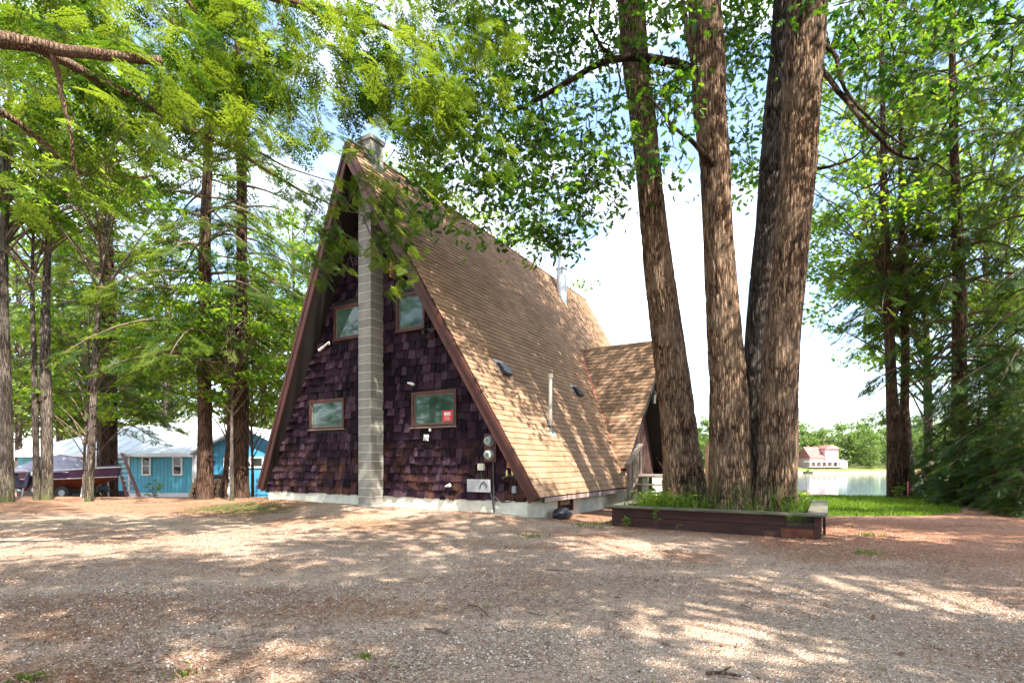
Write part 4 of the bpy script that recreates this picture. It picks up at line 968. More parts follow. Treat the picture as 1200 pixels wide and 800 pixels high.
x, y = pl2w(.35, -.22); weed('low leafy weed at the left foot of the planter front', x, y, gz1(x, y), .20, 26, .09, 2)
x, y = pl2w(1.25, -.25); weed('tiny weed stem by the middle of the planter front', x, y, gz1(x, y), .16, 8, .05, 3)
x, y = pl2w(3.2, 1.4); weed('thin bare sapling stalk rising from the right of the planter', x, y, .24, .80, 16, .07, 4)
x, y = pl2w(.05, 1.9); weed('leafy weed between the planter and the gutter', x, y, gz1(x, y), .42, 26, .10, 5)
def tuft(label, px, py, n, r, h, seed):
    rng = np.random.default_rng(seed); Y = CZ*F/(py-YH); x0 = (px-600)/F*Y; x = rng.normal(x0, r, n); y = rng.normal(Y, r*.8, n)
    P = np.stack([x, y, gz(x, y)], 1); c = np.array([x0, Y, gz1(x0, Y)]); o = blades('grass_tuft', P-c, h, weed_leaf, rng, .005, .9, kind='stuff'); o.location = c; props(o, label)
tuft('green grass tuft by the house corner on the gravel', 622, 628, 90, .16, .07, 1); tuft('small grass tuft left of the planter corner', 690, 617, 160, .22, .07, 2)
tuft('grass tuft against the left planter corner', 722, 614, 120, .16, .10, 3); tuft('tiny grass tuft in the right hand gravel', 1017, 648, 60, .10, .06, 4)
tuft('tiny grass tuft low in the left foreground', 38, 794, 60, .05, .035, 5); tuft('tiny yellow green tuft in the lower left gravel', 215, 789, 40, .04, .03, 6)
tuft('tiny grass sprig in the gravel near the foot of the drive', 430, 770, 30, .03, .03, 7); tuft('grass tuft right of the planter end', 1020, 628, 70, .10, .08, 8)
tuft('mossy grass patch before the left corner of the gable', 282, 600, 520, .75, .06, 9)
def twig(label, pxs, r, seed, mat=None):
    rr = random.Random(seed); P = []
    for px, py in pxs: Y = CZ*F/(py-YH); x = (px-600)/F*Y; P.append(Vector((x, Y, gz1(x, Y)+r*1.2+rr.uniform(0, .012))))
    c = P[0].copy(); t = MB().tube([p-c for p in P], [r*(1-.5*i/len(P)) for i in range(len(P))], 6)
    m = P[len(P)//2]-c; t.tube([m, m+Vector((rr.uniform(-.08, .08), rr.uniform(-.08, .08), .02))], [r*.6, r*.3], 5)
    o = t.build('twig', mat or twig_mat, None); o.location = c; props(o, label, 'twig', 'twigs lying on the drive')
twig('dark curved twig on the pale gravel, upper of two in the centre', [(548, 710), (560, 714), (569, 722), (572, 726)], .009, 1)
twig('short rusty twig on the pale gravel, lower of two in the centre', [(497, 742), (510, 742), (520, 745), (527, 746)], .009, 2)
twig('slim grey twig in the centre right gravel', [(618, 720), (630, 724), (640, 724)], .006, 3)
twig('long thin twig on the gravel before the planter', [(640, 668), (655, 668), (668, 670)], .006, 4)
twig('orange bark strip at the very bottom of the drive', [(828, 794), (845, 793), (868, 797)], .012, 5, limb_bark)
twig('short dark twig right of centre on the drive', [(868, 709), (876, 712), (882, 713)], .006, 6)
# black bag against the foundation
def bag():
    bm = bmesh.new(); bmesh.ops.create_icosphere(bm, subdivisions=4, radius=1)
    for v in bm.verts:
        p = v.co; n = float(vnoise(np.array([p.x*2.1+5]), np.array([p.y*2.1+5]), np.array([p.z*2.1+5]), 77)[0]); n2 = float(vnoise(np.array([p.x*5+5]), np.array([p.y*5+5]), np.array([p.z*5+5]), 78)[0])
        s = .75+.45*n+.12*n2; v.co = Vector((p.x*.26*s, p.y*.17*s, max(-.02, .09+p.z*.13*s)))
    me = bpy.data.meshes.new('trash_bag'); bm.to_mesh(me); bm.free(); me.polygons.foreach_set('use_smooth', np.ones(len(me.polygons), bool))
    m, nt, b = nodemat('black_film'); b.inputs['Base Color'].default_value = (.02, .025, .035, 1); b.inputs['Roughness'].default_value = .28; bump(nt, b, noise(nt, 14, 4), .6, .02)
    x, y = h2w(4.42, .95); o = mobj('trash_bag', me, m); o.location = (x, y, gz1(x, y)); o.rotation_euler = (0, 0, -TH+1.4); props(o, 'small black plastic bag against the foundation', 'bag')
bag()
# deck railing glimpsed between the first two trunks
dk = empty('deck_railing', (*h2w(6.2, 9.6), 0), -TH+math.radians(90), 'brown wooden deck railing glimpsed between the big trunks', 'railing')
fw = simple('deck_wood', (.13, .075, .042), .8, .35, 5, stretch=(3, 3, .7))
zf = 1.78
for i in range(18): MB().box(-2.2+i*.15, -2.2+i*.15+.12, -.012, .012, .75, zf-.08).build('picket', fw, dk)
MB().box(-2.3, .6, -.06, .06, zf-.04, zf).build('top_rail', fw, dk, .004)
for a in (-2.25, -.9, .5): MB().box(a-.05, a+.05, .015, .115, -.4, zf-.045).build('post', fw, dk, .004)
for i in range(8): MB().box(-2.3, .6, .14+i*.15, .14+i*.15+.14, .70, .74).build('deck_board', fw, dk)
# ================================================================== BLUE HOUSE, SHED, BOAT, LADDER, LOGS
blue_m = None
def bluemat(name, c):
    m, nt, b = nodemat(name); f = noise(nt, 2, 5, .6); nt.links.new(ramp(nt, f, [(.3, tuple(x*.85 for x in c)), (.7, c)]), b.inputs['Base Color']); b.inputs['Roughness'].default_value = .6; return m
blue_m = bluemat('blue_siding', (.095, .40, .52)); blue2_m = bluemat('blue_siding_deep', (.05, .27, .45))
metal_roof = simple('pale_metal_roof', (.60, .63, .68), .45, .08, 3)
tan_m = simple('tan_curtain', (.30, .22, .18), .8, .3, 6)
def boards(parent, x0, x1, z0, z1, y, mat, step=.2, top=None, name='siding_board'):
    n = int(round((x1-x0)/step)); w = (x1-x0)/n
    for i in range(n):
        a, b = x0+i*w+.006, x0+(i+1)*w-.006; t = (lambda q: z1) if top is None else top
        MB().prism([(a, y, z0), (b, y, z0), (b, y, t(b)), (a, y, t(a))], (0, -.022, 0)).build(name, mat, parent)
def win(parent, x0, x1, z0, z1, y, frame, pane, mull=True, t=.09, lab=None):
    mb = MB(); y0 = y-.05; mb.box(x0, x1, y0, y, z1-t, z1); mb.box(x0, x1, y0, y, z0, z0+t); mb.box(x0, x0+t, y0, y, z0+t, z1-t); mb.box(x1-t, x1, y0, y, z0+t, z1-t)
    if mull: zm = (z0+z1)/2; mb.box(x0+t, x1-t, y0+.005, y-.005, zm-.03, zm+.03)
    o = mb.build('window', frame, parent); MB().box(x0+t, x1-t, y-.02, y-.012, z0+t, z1-t).build('pane', pane, o); return o
by = 27.5; bx0 = at(152, 0, by).x; bx1 = at(227, 0, by).x; bz0 = CZ-(582-YH)/F*by; bz1 = CZ+(YH-532)/F*by; lx0 = at(20, 0, by).x
bh = empty('blue_house', ((bx0+bx1)/2, by, bz0), 0, 'low turquoise board-and-batten house with white metal roof behind the boat', 'house')
cx = (bx0+bx1)/2; X = lambda px: at(px, 0, by).x-cx; Zp = lambda py: CZ+(YH-py)/F*by-bz0
hw = Zp(532)
MB().box(X(20), X(227), .05, 7, -.6, hw).build('wall', blue_m, bh)
boards(bh, X(152), X(227), .22, hw-.02, .047, blue_m, .2)
boards(bh, X(20), X(150), .22, hw-.02, .047, blue_m, .26)
MB().box(X(150), X(229), -.03, .044, -.5, .215).build('base_board', white_m, bh); MB().box(X(20), X(149.8), -.03, .044, -.5, .32).build('skirting', soffit_m, bh); MB().box(X(225.5), X(229), -.02, .12, .22, hw).build('corner_board', white_m, bh); MB().box(X(150.2), X(152.2), -.02, .044, .22, hw).build('corner_board', white_m, bh)
for a, b_ in ((166, 177), (202, 214)): win(bh, X(a), X(b_), Zp(557), Zp(534.5), .02, white_m, dark_pane)
win(bh, X(93), X(103), Zp(549), Zp(534), .02, white_m, dark_pane); 
w2 = win(bh, X(112), X(131), Zp(556), Zp(533), .02, white_m, tan_m, False)
# roof: low gable, ridge parallel to the front, hipped on the left
rz0, rz1 = hw+.02, hw+1.9
rf = MB(); a = X(12); b_ = X(232)
E0 = [(a, -.45, rz0), (b_, -.45, rz0), (b_, 7.4, rz0), (a, 7.4, rz0), (a+4.6, 3.4, rz1), (b_-.2, 3.4, rz1)]
rf.add(E0, [(0, 1, 5, 4), (1, 2, 5), (2, 3, 4, 5), (3, 0, 4), (3, 2, 1, 0)]); ro = rf.build('roof', metal_roof, bh)
for i in range(15):
    t = (i+.5)/15; xx = a+.25+(b_-a-.4)*t; yy = 3.35 if xx > a+4.6 else -.45+3.8*(xx-a)/4.6; k = (yy+.45)/3.85
    MB().obox((xx, -.44, rz0+.012), (xx, yy, rz0+.012+(rz1-rz0)*k), .04, .035).build('roof_seam', metal_roof, ro)
MB().box(a, b_, -.50, -.455, rz0-.16, rz0+.02).build('fascia', white_m, ro)
# second blue building, gable end towards us
cy_ = 24.5; c0 = at(231, 0, cy_).x; c1 = at(345, 0, cy_).x; cz0 = CZ-(583-YH)/F*cy_
bs = empty('blue_garage', ((c0+c1)/2, cy_, cz0), 0, 'deep blue gabled garage with strip window beside the A-frame', 'garage'); cx = (c0+c1)/2
X = lambda px: at(px, 0, cy_).x-cx; Zp = lambda py: CZ+(YH-py)/F*cy_-cz0
xm = X(288); zr = Zp(502); ze = Zp(529)
tp = lambda q: ze+(zr-ze)*(1-abs(q-xm)/(xm-X(231)))
MB().prism([(X(231), .05, -.4), (X(345), .05, -.4), (X(345), .05, tp(X(345))), (xm, .05, zr), (X(231), .05, ze)], (0, 3, 0)).build('wall', blue2_m, bs)
boards(bs, X(231), X(345), .15, 0, .047, blue2_m, .2, lambda q: tp(q)-.02)
MB().prism([(X(226), -.35, tp(X(231))-.16), (xm, -.35, zr+.02), (xm, -.35, zr+.12), (X(226), -.35, tp(X(231))-.06)], (0, 3.6, 0)).build('roof_slope', metal_roof, bs); MB().prism([(xm+.002, -.35, zr+.02), (X(350), -.35, tp(X(345))-.12), (X(350), -.35, tp(X(345))-.02), (xm+.002, -.35, zr+.12)], (0, 3.6, 0)).build('roof_slope', metal_roof, bs)
MB().box(X(231), X(345), -.005, .022, Zp(535), Zp(532)).build('trim_band', blue2_m, bs)
w3 = win(bs, X(289.5), X(309), Zp(548), Zp(535), .02, white_m, dark_pane, False, .07)
MB().obox((X(292), -.035, Zp(537)), (X(296), -.035, Zp(546)), .02, .08).build('sash_bar', white_m, w3)
gd = MB().box(X(262), X(276), -.02, .02, -.3, Zp(536)).build('door', white_m, bs); 
for q in range(4): MB().box(X(263.5), X(274.5), -.03, -.021, .1+q*.45, .1+q*.45+.32).build('door_panel', grey_m if q else white_m, gd)
MB().tube([(X(252), -.02, Zp(540)), (X(252), -.16, Zp(540)), (X(252), -.16, Zp(543))], .03, 6).build('wall_lamp', black_m, bs)

# --- boat on stands, bow to the right
def boat():
    Yb = 20.5; bx = at(88, 0, Yb).x; z0 = gz1(bx, Yb); t = empty('covered_boat', (bx, Yb, z0), math.radians(-4), 'purple and rust red motor boat under a pale cover beside the trees', 'boat')
    n = 15; L0, L1 = -2.55, 2.05; purple = simple('purple_gelcoat', (.10, .05, .11), .3, .15, 3); rustp = simple('rust_hull', (.20, .045, .02), .5, .3, 4); cover = simple('pale_boat_cover', (.36, .32, .39), .75, .22, 3, bumps=.3)
    def sec(s):
        w = 1.0*(1-max(0, (s-.45)/.55)**2.2)**.5 if s > .45 else 1.0
        w = max(w, .02); k = max(0, (s-.55)/.45); return w*.98, .35+.62*k**1.7, .95+.10*k, 1.35+.16*k
    lo, up = MB(), MB(); A, B, C, D = [], [], [], []
    for i in range(n):
        s = i/(n-1); x = L0+(L1-L0)*s+.35*max(0, s-.55)*0; w, zk, zc_, zg = sec(s); fl = .25*max(0, (s-.5)/.5)
        A.append((x-fl, zk)); B.append((x, w*.88, zc_)); C.append((x+fl*.6, w, zg))
    for sd in (-1, 1):
        vs = []; fs = []
        for i in range(n): vs += [(A[i][0], 0, A[i][1]), (B[i][0]-.02, sd*B[i][1]*.6, (A[i][1]*.6+B[i][2]*.4)), (B[i][0], sd*B[i][1], B[i][2])]
        for i in range(n-1):
            for k in range(2): fs.append((i*3+k, (i+1)*3+k, (i+1)*3+k+1, i*3+k+1))
        lo.add(vs, fs)
        vs = []; fs = []
        for i in range(n): vs += [(B[i][0], sd*(B[i][1]+.012), B[i][2]), (C[i][0], sd*C[i][1], C[i][2])]
        for i in range(n-1): fs.append((i*2, (i+1)*2, (i+1)*2+1, i*2+1))
        up.add(vs, fs)
    lo.add([(A[0][0], 0, A[0][1]), (B[0][0], B[0][1], B[0][2]), (B[0][0], -B[0][1], B[0][2])], [(0, 1, 2)]); up.add([(B[0][0], B[0][1], B[0][2]), (B[0][0], -B[0][1], B[0][2]), (C[0][0], -C[0][1], C[0][2]), (C[0][0], C[0][1], C[0][2])], [(0, 1, 2, 3)])
    lo.build('hull_bottom', rustp, t, smooth=True); up.build('hull_side', purple, t, smooth=True)
    rl = MB()
    for sd in (-1, 1): rl.tube([(c[0], sd*(c[1]+.01), c[2]) for c in C], .035, 6)
    rl.build('gunwale', white_m, t); st_ = MB()
    for sd in (-1, 1): st_.tube([(b[0], sd*(b[1]+.02), b[2]) for b in B], .022, 6)
    st_.build('rub_rail', white_m, t)
    dk_ = MB(); vs = []; fs = []
    for i in range(8, n): vs += [(C[i][0], -C[i][1], C[i][2]), (C[i][0], 0, C[i][2]+.12), (C[i][0], C[i][1], C[i][2])]
    for i in range(n-9): fs += [(i*3, (i+1)*3, (i+1)*3+1, i*3+1), (i*3+1, (i+1)*3+1, (i+1)*3+2, i*3+2)]
    dk_.add(vs, fs).build('foredeck', purple, t)
    t.scale = (.86, .86, .80)
    # cover tent over the cockpit
    cv = MB(); rows = []; prof = [(-2.6, .0), (-2.0, .45), (-1.4, .62), (-.7, .78), (-.1, .70), (.35, .25), (.6, .05)]
    for x, h in prof:
        for k in range(9):
            a = -1+k/4; zz = 1.33+h*(1-abs(a)**1.6)+.03*math.sin(k*3+x*7); rows.append((x, a*1.03, zz-.06*(abs(a) > .95)))
    cv.add(rows, [(i*9+k, (i+1)*9+k, (i+1)*9+k+1, i*9+k+1) for i in range(len(prof)-1) for k in range(8)]).build('cover', cover, t, smooth=True)
    for x in (.95, -1.8):
        MB().tube([(x, -.75, -.1), (x+.05, -.62, .95)], .03, 6).build('stand', white_m, t); MB().tube([(x, .75, -.1), (x+.05, .62, .95)], .03, 6).build('stand', white_m, t)
    for sd in (-1, 1):
        wh = MB().tube([(.15, sd*.72-.09, .30), (.15, sd*.72+.09, .30)], .32, 18).build('wheel', black_m, t); MB().tube([(.15, sd*.72-.1, .30), (.15, sd*.72+.1, .30)], .15, 12).build('rim', galv, wh)
    tr = MB().obox((-2.2, 0, .40), (1.7, 0, .36), .1, .12); tr.obox((.15, -.8, .30), (.15, .8, .30), .08, .08); tr.obox((1.3, -.3, .45), (1.3, .3, .45), .08, .3); tr.build('trailer', black_m, t)
boat()
# --- ladder leaning on the blue house
def ladder():
    A = at(158, 586, 23.0); B = at(138, 531, 26.9); A.z = gz1(A.x, A.y); t = empty('leaning_ladder', A, 0, 'dark red step ladder leaning against the turquoise house', 'ladder'); d = B-A; sd = Vector((1, .15, 0)).normalized()*.24
    rm = simple('red_ladder', (.17, .05, .05), .5, .2, 5)
    for s in (-1, 1): MB().obox(sd*s, d+sd*s*.8, .07, .14, (0, 1, 0)).build('side_rail', rm, t)
    for i in range(9): p = d*((i+.7)/9.6); MB().obox(p-sd*.95, p+sd*.95, .12, .06, (0, 0, 1)).build('rung', white_m, t)
ladder()
# --- firewood
bark_l = simple('log_bark', (.13, .075, .045), .9, .4, 8, bumps=.4); cut_m = simple('log_end', (.48, .30, .17), .85, .3, 10)
def log_mesh(seed):
    r = random.Random(seed); me = MB().tube([(0, -.22, 0), (0, .22, 0)], .5, 9)
    m = me.mesh('firewood_log'); m.materials.append(bark_l); m.materials.append(cut_m)
    for p in m.polygons: p.material_index = 1 if len(p.vertices) > 4 else 0
    return m
LG = log_mesh(1)
cnt = 0
for (px0, px1, Y, rows) in ((224, 238, 19.5, 4), (247, 263, 20.0, 5)):
    x0, x1 = at(px0, 0, Y).x, at(px1, 0, Y).x
    for k in range(rows):
        x = x0+k*.05; 
        while x < x1-k*.05:
            s = R.uniform(.16, .26); o = mobj('firewood_log', LG, None); o.scale = (s, 1, s*.9); o.location = (x+s/2, Y+R.uniform(-.08, .08), gz1(x, Y)+.09+k*.185); o.rotation_euler = (R.uniform(-.1, .1), R.uniform(0, 3), R.uniform(-.35, .35))
            props(o, 'cut firewood log with pale end in the heap beside the garage tree', 'log', 'firewood logs heaped between the trees and the blue garage'); x += s*1.02; cnt += 1
# --- tarp-covered motorbike shape at the far left edge
mb_t = at(14, 575, 19.0); z0 = gz1(mb_t.x, mb_t.y)
mc = empty('motor_scooter', (mb_t.x+.25, 19.0, z0), .2, 'small dark motor scooter parked at the far left by the boat', 'scooter')
for x in (-.55, .55):
    w = MB().tube([(x, -.05, .25), (x, .05, .25)], .25, 18).build('wheel', black_m, mc); MB().tube([(x, -.056, .25), (x, .056, .25)], .13, 12).build('rim', galv, w)
MB().prism([(-.62, -.12, .45), (-.1, -.12, .32), (.3, -.12, .32), (.42, -.12, .85), (.34, -.12, .90), (.16, -.12, .45), (-.12, -.12, .72), (-.66, -.12, .74)], (0, .24, 0)).build('body', simple('navy_body', (.03, .03, .07), .3, .2, 4), mc, .02)
MB().prism([(-.68, -.13, .75), (-.1, -.13, .75), (-.08, -.13, .84), (-.6, -.13, .86)], (0, .26, 0)).build('seat', black_m, mc, .02)
MB().tube([(.42, -.32, 1.0), (.40, 0, .95), (.42, .32, 1.0)], .018, 7).build('handlebar', galv, mc); MB().tube([(.40, 0, .95), (.55, 0, .25)], .03, 7).build('fork', galv, mc)
MB().tube([(.44, -.06, .82), (.52, -.06, .82)], [.08, .06], 10).build('headlight', white_m, mc)

# ================================================================== FAR SHORE
FY = 166
def far_house():
    X0 = at(952, 0, FY).x; X1 = at(981.5, 0, FY).x; z0 = gz1((X0+X1)/2, FY)
    t = empty('lake_house', ((X0+X1)/2, FY, z0), 0, 'pink two storey house with white porch across the lake', 'house'); cx = (X0+X1)/2; X = lambda px: at(px, 0, FY).x-cx; Zp = lambda py: CZ+(YH-py)/F*FY-z0
    pink = simple('pink_siding', (.46, .30, .27), .7, .08, 1); prf = simple('pink_roof', (.24, .095, .08), .8, .12, 1); wh = white_m
    MB().box(X(949), X(966), 0, 7, -1.5, Zp(536)).build('wing_wall', pink, t); MB().box(X(966), X(981.5), -.4, 8, -1.5, Zp(525.5)).build('wall', pink, t)
    ze = Zp(536.5); zr = Zp(523.5)
    MB().prism([(X(948.3), -.7, ze), (X(948.3), -.7, ze+.18), (X(948.3), 3.5, zr+.15), (X(948.3), 7.7, ze+.18), (X(948.3), 7.7, ze)], (X(965.9)-X(948.3), 0, 0)).build('wing_roof', prf, t)
    MB().prism([(X(965.2), -.9, Zp(525.8)), (X(982.3), -.9, Zp(525.8)), (X(982.3), -.9, Zp(525.2)), (X(973.7), -.9, Zp(520.8)), (X(965.2), -.9, Zp(525.2))], (0, 9.3, 0)).build('roof', prf, t)
    MB().prism([(X(966), -.41, Zp(525.5)), (X(981.5), -.41, Zp(525.5)), (X(973.7), -.41, Zp(521.4))], (0, -.52, 0)).build('gable_panel', pink, t)
    MB().box(X(942), X(982.5), -3.2, -.05, Zp(541.2), Zp(539.8)).build('porch_roof', wh, t); MB().box(X(942), X(982.5), -3.2, -.05, Zp(547), Zp(546.4)).build('porch_floor', wh, t)
    for i in range(7): x = X(943.5+i*6.3); MB().box(x-.13, x+.13, -3.1, -2.85, Zp(546.4), Zp(541.2)).build('porch_post', wh, t)
    MB().box(X(942), X(982.5), -3.05, -2.95, Zp(544), Zp(543.5)).build('porch_rail', prf, t)
    for px, py in ((954, 538.2), (958, 538.2), (962, 538.2), (970.5, 536.2), (976.5, 536.2), (971, 529.5), (976, 529.5)): win(t, X(px-.8), X(px+.8), Zp(py+1.3), Zp(py-1.2), -.41 if px > 966 else -.01, wh, dark_pane, False, .08)
    for px in (949, 956, 964, 971, 978): win(t, X(px-1.8), X(px+1.8), Zp(545.5), Zp(542), -.41 if px > 966 else -.01, wh, dark_pane, False, .1)
    s = empty('white_shed', (at(988.5, 0, FY-2).x, FY-2, gz1(at(988, 0, FY-2).x, FY-2)), 0, 'small white shed right of the pink lake house', 'shed'); MB().box(-1.2, 1.2, 0, 2, -1, 1.8).build('wall', wh, s); MB().prism([(-1.4, -.2, 1.8), (1.4, -.2, 1.8), (0, -.2, 2.6)], (0, 2.4, 0)).build('roof', grey_m, s); MB().box(-.4, .4, -.03, .0, -.3, 1.4).build('door', grey_m, s)
far_house()
ds = at(945, 549, 158); db = empty('moored_rowboat', (ds.x, 157, WATER_Z), 0, 'tiny dark rowboat moored at the far shore', 'boat')
MB().prism([(-1.3, -.5, 0), (1.0, -.5, 0), (1.5, -.5, .5), (-1.4, -.5, .45)], (0, 1.0, 0)).build('hull', black_m, db, .05); MB().box(-.4, -.2, -.4, .4, .3, .36).build('thwart', weath, db)

# ================================================================== TREES
def crown_pair(t, pair, sc=(1, 1, 1), rz=0, z=0, wood_mat=twig_mat):
    for nm, me in (('crown', pair[0]), ('boughs', pair[1])):
        if nm == 'boughs' and not me.materials: me.materials.append(wood_mat)
        o = mobj(nm, me, None, t)
        if nm == 'boughs': o['kind'] = 'stuff'
        o.scale = sc; o.rotation_euler = (0, 0, rz); o.location = (0, 0, z)
def tree(name, label, base, r, H, pair, bark, sc=1, rz=0, lean=(0, 0), group=None, wig=.12, seed=0, na=14, furrow=.008, crown=True, zoff=0, sxy=1):
    t = empty(name, base, 0, label, 'tree', group); t.rotation_euler = (lean[1], lean[0], 0)
    rr = random.Random(seed); ph = rr.uniform(0, 6)
    pts = [(wig*math.sin(ph+k*.9)*(k/10), wig*math.cos(ph*1.3+k*.7)*(k/10), H*k/10-(.3 if k == 0 else 0)) for k in range(11)]
    rad = [r*(1-.93*(k/10)**1.15) for k in range(11)]
    mobj('trunk', trunk_mesh('trunk', pts, rad, na, 60 if na > 10 else 14, furrow, 14, .22, seed), bark, t)
    if crown: crown_pair(t, pair, (sc*sxy, sc*sxy, sc*1.0), rz, zoff)
    return t
HA = hemlock_crown('hemlock_crown_a', 101, 21, 3.0, 4.4, 92, 34, SPRAY1, hem_leaf, .72)
HB = hemlock_crown('hemlock_crown_b', 102, 19, 2.2, 3.9, 84, 30, SPRAY1, hem_leaf, .66)
HD = hemlock_crown('hemlock_crown_dark', 103, 16, 1.2, 4.6, 100, 40, SPRAY1, hem_dark, .70, 1.15)
HY = hemlock_crown('young_hemlock_crown', 104, 6.0, .25, 2.5, 62, 40, SPRAY1, hem_dark, .55, 1.1)
MA = broad_crown('maple_crown', 111, 2.4, 7.5, 2.3, 34, 60, MAPLE_T, .17, maple_leaf, .62, .4)
MBC = broad_crown('tall_maple_crown', 112, 4.0, 15, 4.2, 60, 95, MAPLE_T, .17, maple_leaf, .95, .45)
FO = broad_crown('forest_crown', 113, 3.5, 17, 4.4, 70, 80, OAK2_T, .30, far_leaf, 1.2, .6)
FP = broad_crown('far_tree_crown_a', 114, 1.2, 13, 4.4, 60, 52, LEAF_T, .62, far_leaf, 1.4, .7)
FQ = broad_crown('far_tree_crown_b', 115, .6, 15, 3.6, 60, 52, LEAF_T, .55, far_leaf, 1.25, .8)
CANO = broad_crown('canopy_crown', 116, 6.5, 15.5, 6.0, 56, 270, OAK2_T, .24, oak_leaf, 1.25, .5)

CANT = broad_crown('thin_canopy_crown', 117, 6.5, 15.5, 6.0, 46, 130, OAK2_T, .23, oak_leaf, 1.1, .5)
def base(px, Y, py=None): x = at(px, 0, Y).x; return (x, Y, gz1(x, Y))
# left hand group
tree('maple_tree', 'pale straight trunk at the far left edge of the drive', base(7, 15.5), .19, 15, MBC, pale_bark, .9, .3, (-.004, 0), seed=1, zoff=4.0)
tree('maple_tree', 'slim grey trunk, thinner of the close pair near the left edge', base(43, 16.2), .095, 12, MA, pale_bark, 1.3, 1.0, (-.015, 0), seed=2, zoff=4.5)
tree('maple_tree', 'brown forked trunk, thicker of the close pair near the left edge', base(55, 16.4), .165, 15, MBC, pale_bark, .85, 2.0, (.0, 0), seed=3, zoff=4.5)
tree('maple_tree', 'slender trunk leaning right in front of the boat', base(104, 15.8), .105, 13, MA, pale_bark, 1.35, 2.6, (.055, 0), seed=4, zoff=4.0)
tree('hemlock_tree', 'dark trunk behind the boat bow, left of a close pair', base(121, 23.2), .24, 20, HA, hem_bark, .95, .4, (.0, 0), seed=5, zoff=1.2)
tree('hemlock_tree', 'dark trunk behind the boat bow, right of a close pair by the ladder', base(132, 23.8), .20, 19, HB, hem_bark, .9, 1.8, (.0, 0), seed=6, zoff=1.5)
tree('hemlock_tree', 'red brown hemlock trunk at the right end of the turquoise house', base(240, 16.6), .23, 21, HA, hem_bark, 1.0, 2.2, (.004, 0), seed=7, sxy=.8, zoff=1.3)
tree('young_tree', 'thin red brown trunk leaning right beside the firewood', base(262, 17.2), .085, 9, MA, hem_bark, 1.0, 4.0, (.09, 0), seed=8)
tree('young_tree', 'thin pale sapling trunk beside the dark hemlock', base(272, 16.0), .06, 8, MA, pale_bark, .8, 5.0, (.0, 0), seed=9, zoff=1.2)
tree('hemlock_tree', 'dark purple brown hemlock trunk nearest the A-frame gable', base(283, 17.4), .25, 21, HB, hem_bark, 1.0, 3.3, (-.004, 0), seed=10, sxy=.8, zoff=1.6)
tree('maple_sapling', 'bright green maple sapling just behind the slender leaning trunk', base(98, 17.4), .04, 7.0, MA, pale_bark, .95, .8, (.03, 0), seed=11)
tree('maple_sapling', 'leafy maple sapling rising behind the boat bow', base(117, 22.0), .05, 9, MA, pale_bark, 1.15, 1.9, (.0, 0), seed=12)
tree('maple_sapling', 'leafy sapling reaching over the blue garage', base(296, 19.5), .05, 8, MA, pale_bark, 1.0, 3.9, (.0, 0), seed=13)
tree('shrub', 'low green shrub before the turquoise house wall', base(180, 21), .02, .8, MA, twig_mat, .15, .9, seed=14, zoff=-.32, na=8, furrow=0)
tree('maple_tree', 'broad lit maple behind the left half of the turquoise house', base(70, 36), .22, 17, MBC, pale_bark, 1.25, 2.9, seed=18, na=8, zoff=-1)
tree('maple_tree', 'broad lit maple behind the right half of the turquoise house', base(200, 37), .22, 17, MBC, pale_bark, 1.25, 5.6, seed=19, na=8, zoff=-1)
# trees rising behind the A-frame
tree('maple_tree', 'tall maple whose lit crown shows behind the upper roof ridge', base(470, 33), .25, 19, MBC, pale_bark, 1.35, 1.4, seed=15, na=8)
tree('maple_tree', 'tall maple whose lit crown shows behind the flue pipe', base(596, 32), .25, 17, MBC, pale_bark, 1.15, 3.4, seed=16, na=8)
tree('maple_tree', 'maple behind the left slope of the A-frame roof', base(345, 34), .22, 18, MBC, pale_bark, 1.2, 4.6, seed=17, na=8)
# right hand group
tree('hemlock_tree', 'bare red brown pine trunk at the lawn edge, left of a close pair', base(1048, 17.6), .20, 19, HA, hem_bark, .85, 1.2, (-.03, 0), seed=21, zoff=3.6, sxy=.62)
tree('hemlock_tree', 'slim straight pine trunk at the lawn edge, right of a close pair', base(1059, 18.0), .16, 18, HB, hem_bark, .85, 2.9, (.0, 0), seed=22, zoff=3.8, sxy=.6)
tree('hemlock_tree', 'stout dark hemlock trunk rising from the thicket on the right', base(1124, 16.4), .23, 19, HD, hem_bark, 1.0, .9, (-.008, 0), seed=23, zoff=2.5, sxy=.58)
tree('maple_tree', 'pale trunked maple behind the right pines with yellow green leaves', base(1092, 21), .18, 15, MBC, pale_bark, 1.1, .2, (-.04, 0), seed=24)
tree('maple_tree', 'lakeside maple with lime green leaves right of the big trunks', base(1070, 19.5), .10, 13, MBC, pale_bark, .95, 2.4, (-.06, 0), seed=25, zoff=1.5)
tree('maple_tree', 'leafy bright maple filling the upper right between the hemlocks', base(1165, 19), .15, 15, MBC, pale_bark, 1.1, 3.2, (-.03, 0), seed=28, zoff=1.0)
tree('maple_tree', 'lime green maple leaning out over the water beside the slim pines', base(1066, 18.6), .10, 14, MBC, pale_bark, .95, 5.2, (-.13, 0), seed=29, zoff=2.0)
tree('hemlock_tree', 'dense dark hemlock at the right edge of the picture', base(1225, 14.2), .20, 17, HD, hem_bark, .95, 3.9, (.0, 0), seed=26, sxy=.62)
tree('hemlock_tree', 'hemlock standing deep in the thicket behind the right edge', base(1180, 23), .2, 18, HB, hem_bark, 1.0, 5.0, (.0, 0), seed=27)
